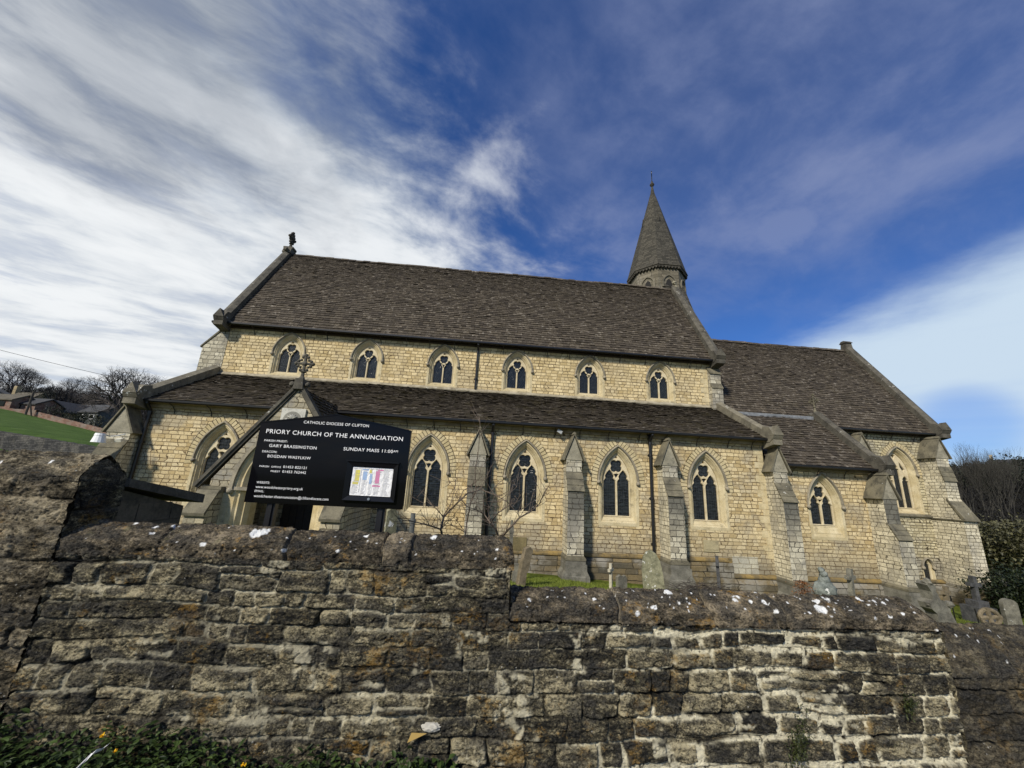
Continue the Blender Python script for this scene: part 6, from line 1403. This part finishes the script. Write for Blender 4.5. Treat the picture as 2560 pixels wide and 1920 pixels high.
# houses
slate = simple('slate_roof', (0.028, 0.029, 0.032), 0.7, var=0.3, vs=3); stn = simple('house_stone', (0.26, 0.21, 0.12), 0.9, var=0.3, vs=1.5); brk = MAT['brick']; oldt = simple('old_tile_roof', (0.085, 0.075, 0.055), 0.9, var=0.4, vs=1.2)
pane = simple('window_dark', (0.01, 0.012, 0.015), 0.2); wht = simple('white_paint', (0.7, 0.7, 0.7), 0.5); teal = simple('teal_boards', (0.02, 0.06, 0.085), 0.7)
def house(name, c, w, l, hw, hr, rot, wm, rm, label, wins=(), chim=(), cat='house'):
    """w: gable width (local y), l: length along ridge (local x)"""
    root = empty(name, c, label, cat, 'houses beyond the field'); cs_, sn = math.cos(rot), math.sin(rot); C = Vector(c)
    def T(p): return C+Vector((p[0]*cs_-p[1]*sn, p[0]*sn+p[1]*cs_, p[2]))
    mb = MB(); k = [mb.vert(T(p)) for p in ((-l/2,-w/2,-2),(l/2,-w/2,-2),(l/2,w/2,-2),(-l/2,w/2,-2),(-l/2,-w/2,hw),(l/2,-w/2,hw),(l/2,w/2,hw),(-l/2,w/2,hw),(-l/2,0,hr),(l/2,0,hr))]
    for f_ in ((0,1,5,4),(2,3,7,6),(3,0,4,8,7),(1,2,6,9,5)): mb.face([k[i] for i in f_])
    part(mb, 'wall', wm, root)
    mb = MB(); o_ = 0.25; s_ = (hr-hw)/(w/2)
    for sg in (-1, 1):
        A = [(-l/2-o_, sg*(w/2+o_), hw-s_*o_), (l/2+o_, sg*(w/2+o_), hw-s_*o_), (l/2+o_, 0, hr), (-l/2-o_, 0, hr)]; B = [(p[0], p[1], p[2]+0.16) for p in A]; ka = [mb.vert(T(p)) for p in A]; kb = [mb.vert(T(p)) for p in B]
        mb.face(kb); mb.face(ka[::-1])
        for i in range(4): mb.face((ka[i], ka[(i+1)%4], kb[(i+1)%4], kb[i]))
    ro = part(mb, 'roof', rm, root)
    for (cx_, hh_) in chim:
        mb = MB(); mb.obox(T((cx_, 0, hr+hh_/2)), Vector((cs_, sn, 0))*0.35, Vector((-sn, cs_, 0))*0.35, Vector((0, 0, hh_/2+0.3))); part(mb, 'chimney', wm, ro)
    for (side, u, z_, ww_, hh_, fm) in wins:
        if side == 'f': c_ = T((u, -w/2-0.03, z_)); ax = Vector((cs_, sn, 0)); nn2 = Vector((sn, -cs_, 0))
        else: c_ = T((-l/2-0.03 if side == 'l' else l/2+0.03, u, z_)); ax = Vector((-sn, cs_, 0)); nn2 = Vector((cs_, sn, 0))*(-1 if side == 'l' else 1)
        mb = MB(); mb.obox(c_, ax*ww_/2, nn2*0.05, Vector((0, 0, hh_/2))); wo = part(mb, 'window', fm, root)
        mb = MB(); mb.obox(c_+nn2*0.04, ax*(ww_/2-0.1), nn2*0.02, Vector((0, 0, hh_/2-0.1))); part(mb, 'pane', pane, wo)
    return root
q = at(105, 1030, 66); house('stone_house', (q.x+1.0, q.y+4.7, q.z-0.4), 4.0, 7.5, 0.8, 2.4, R(78), stn, slate, 'low stone cottage with a pale gable and long dark slate roof', [('l', 0.4, 0.1, 0.9, 0.6, wht)], [])
q = at(40, 1020, 64); house('brick_outbuilding', (q.x-0.5, q.y+1.5, q.z-0.2), 3.5, 8.5, 0.9, 1.9, R(-8), brk, slate, 'red brick outbuilding with a low slate roof behind the garden wall', [('f', 1.5, 0.1, 0.8, 1.2, pane)], cat='outbuilding')
q = at(-10, 1016, 63); house('brick_shed', (q.x, q.y+1.2, q.z+0.1), 3.2, 5.5, 1.0, 1.9, R(-5), brk, oldt, 'red brick shed with a mossy roof at the left edge', [('f', 1.2, 0.3, 1.3, 0.7, pane)], cat='outbuilding')
q = at(20, 1003, 74); house('farmhouse', (q.x, q.y+3, q.z-0.9), 4.6, 5.2, 1.0, 3.0, R(-12), stn, oldt, 'farmhouse with a big grey-brown tiled roof behind the brick outbuildings', [], [(-3.5, 1.0)])
q = at(-2, 998, 70); house('teal_barn', (q.x-1.2, q.y, q.z-0.3), 4.0, 4.5, 1.0, 2.1, R(-60), teal, slate, 'dark teal boarded barn end at the very left edge', cat='barn')
q = at(185, 1040, 70); house('bungalow', (q.x+2, q.y+2, q.z-0.6), 6.0, 11, 1.2, 2.9, R(-20), simple('grey_render', (0.08, 0.09, 0.09), 0.9), slate, 'dark-roofed bungalow with white window frames below the trees', [('f', -3.6, 0.5, 1.8, 0.9, wht), ('f', 2.0, 0.4, 1.0, 0.8, wht), ('f', 4.2, 0.4, 1.2, 0.8, wht)], [])
q = at(165, 1018, 72); mb = MB(); mb.tube([(q.x, q.y, q.z-0.6), (q.x, q.y, q.z+1.4)], 0.03, 5); ae = mb.build('aerial', MAT['iron']); tag(ae, 'thin television aerial on the bungalow roof', 'aerial')
# hedges below the bungalow
def bush(name, c, r, n_, seed, mk, label, sc=(1.6, 1, 0.7), size=0.16, cat='bush', group=None):
    rr_ = random.Random(seed); mb = MB(); C = Vector(c)
    lobes = [(Vector((rr_.uniform(-1, 1)*sc[0], rr_.uniform(-1, 1)*sc[1], rr_.uniform(-0.3, 0.8)*sc[2]))*r*0.62, r*rr_.uniform(0.35, 0.6)) for _ in range(9)]
    zb_ = gz(C.x, C.y)-0.2
    for k in range(4): mb.t = 0.1; a_ = k*1.6; mb.tube([(C.x+0.15*r*math.cos(a_), C.y+0.15*r*math.sin(a_), min(zb_, C.z-0.3)), (C.x+0.4*r*math.cos(a_), C.y+0.4*r*math.sin(a_), C.z)], 0.03*r+0.02, 5)
    for i in range(n_):
        o_, lr = rr_.choice(lobes); v = Vector((rr_.gauss(0, 1), rr_.gauss(0, 1), rr_.gauss(0, 1))).normalized()*lr*rr_.uniform(0.6, 1.05); leaf(mb, C+o_+v, Vector((rr_.gauss(0, 1), rr_.gauss(0, 1), rr_.gauss(0, 1))), size*0.35, size, rr_)
    return tag(mb.build(name, MAT[mk]), label, cat, group)
MAT['ever'] = leafmat('evergreen_leaves', (0.008, 0.012, 0.007), (0.030, 0.038, 0.018)); MAT['scrub'] = leafmat('scrub_leaves', (0.034, 0.034, 0.017), (0.105, 0.10, 0.046)); MAT['hedge'] = leafmat('hedge_leaves', (0.006, 0.012, 0.004), (0.022, 0.032, 0.010))
for i, (px, py, Y, r_, lb) in enumerate(((148, 1035, 62, 1.7, 'dark evergreen bush before the white-framed bungalow'), (205, 1045, 62, 1.5, 'dark bush right of the bungalow, over the brick wall'), (96, 990, 76, 2.6, 'dark evergreen bush behind the gabled cottage'), (240, 1058, 64, 2.2, 'olive bush at the foot of the wide bare tree'))):
    q = at(px, py, Y); bush('bush', q, r_, 900, 60+i, 'scrub' if i == 3 else 'ever', lb, group='bushes around the houses')
q = at(62, 1040, 60); t_ = at(84, 978, 60); mb = MB(); mb.tube([q-Vector((0, 0, 0.5)), (q.x, q.y, t_.z)], 0.13, 6); a2 = q+Vector((1.9, 0.6, -0.3)); 
pl_ = empty('utility_pole', q, 'leaning-braced wooden utility pole standing in the field before the brick wall', 'pole'); part(mb, 'pole', MAT['bark'], pl_)
mb = MB(); mb.tube([(q.x+0.1, q.y, q.z+1.9), (q.x+0.75, q.y+0.3, q.z-0.5)], 0.09, 6); part(mb, 'brace', MAT['bark'], pl_)
def wire(name, pts, label, r=0.02):
    mb = MB(); a_, c_, sagv = pts; mb.tube([a_.lerp(c_, t)-Vector((0, 0, sagv*4*t*(1-t))) for t in np.linspace(0, 1, 25)], r, 4); tag(mb.build(name, MAT['iron']), label, 'cable')
wire('overhead_cable', (at(-200, 822, 30), at(560, 1000, 34), 0.25), 'thin overhead cable crossing the sky above the trees at left', 0.020)
wire('overhead_cable', (at(-60, 962, 58), at(84, 978, 60), 0.1), 'faint cable running to the utility pole', 0.02)
# ================================================================== DISTANCE, RIGHT
rr_ = random.Random(99); cells = []
for i in range(1500):
    px = rr_.uniform(2280, 2900); r_ = rr_.uniform(90, 235); d_ = ray(px, 1200); d_.z = 0; d_.normalize(); cells.append((d_.x*r_, d_.y*r_))
wood('hillside_wood', cells, 2, simple('hill_twigs', (0.011, 0.010, 0.0085), 0.95, var=0.6, vs=0.25), 'dark bare wood covering the hillside at the far right', (3.4, 6), 22)
rr_ = random.Random(5)
EG = 'dark evergreens along the hilltop'
for i, (px, r_, sc_) in enumerate(((2345, 170, 5), (2385, 185, 4), (2430, 198, 3.2), (2470, 190, 4.6), (2505, 200, 4.0), (2535, 196, 5.5), (2575, 205, 5), (2450, 165, 4.5), (2520, 170, 5), (2400, 150, 4.2), (2560, 160, 4.6), (2480, 140, 4))):
    d_ = ray(px, 1200); d_.z = 0; d_.normalize(); x_, y_ = d_.x*r_, d_.y*r_
    bush('evergreen_tree', (x_, y_, gz(x_, y_)+sc_*0.55), sc_, 1100, 200+i, 'ever', 'dark evergreen tree crown on the wooded hillside at the far right', (1.0, 1.0, 0.85), 0.65, 'tree', EG)
for i, (px, r_, sc_) in enumerate(((2400, 60, 4.5), (2450, 66, 5), (2500, 58, 5), (2550, 62, 5), (2440, 50, 3), (2530, 48, 3.2), (2600, 60, 5))):
    d_ = ray(px, 1300); d_.z = 0; d_.normalize(); x_, y_ = d_.x*r_, d_.y*r_; zt = ray(px, 1350); zt = zt.z/math.hypot(zt.x, zt.y)*r_
    bush('scrub_bush', (x_, y_, zt-sc_*0.35), sc_, 4200, 300+i, 'scrub', 'olive-brown scrub bush on the lower slope behind the chancel', (1.2, 1.2, 0.7), 0.24, 'bush', 'scrub bushes on the lower slope')
for i, (px, py, r_, sc_) in enumerate(((2500, 1445, 30, 1.9), (2545, 1440, 29, 2.1), (2590, 1450, 30, 2.0))):
    d_ = ray(px, py); k = r_/math.hypot(d_.x, d_.y); bush('hedge', (d_.x*k, d_.y*k, d_.z*k-1.1), sc_, 2600, 400+i, 'hedge', 'section of dark clipped yew hedge bounding the churchyard at the right', (1.4, 1.0, 0.8), 0.12, 'hedge', 'yew hedge sections at the right')
for i, (px, py) in enumerate(((2478, 1345), (2512, 1342), (2540, 1350), (2438, 1335))):
    d_ = ray(px, py); k = 92/math.hypot(d_.x, d_.y); bare_tree('slender_tree', (d_.x*k, d_.y*k, d_.z*k-1), 7.5, 0.22, 500+i, 'tall slender pale-barked bare tree rising from the scrub at the far right', 6, 0.42, 0.014, (MAT['barkp'], MAT['barkp']), 'slender pale trees at the right', up=1.4)
q = at(2548, 1172, 0.5)*2*105*0.9; d_ = ray(2550, 1172); k = 205/math.hypot(d_.x, d_.y); q = d_*k; house('hilltop_house', (q.x+3, q.y, q.z-3.0), 7, 15, 3.0, 6.0, R(-62), simple('cream_house', (0.42, 0.36, 0.27), 0.9), slate, 'house with a dark roof on the skyline of the far right hill', [('f', -4, 1.5, 1.4, 1.4, wht), ('f', 0, 1.5, 1.4, 1.4, wht), ('f', 4, 1.5, 1.4, 1.4, wht)], [(-7, 1.5), (6, 1.2)])
print('objects', len(bpy.data.objects), 'verts', sum(len(m.vertices) for m in bpy.data.meshes))
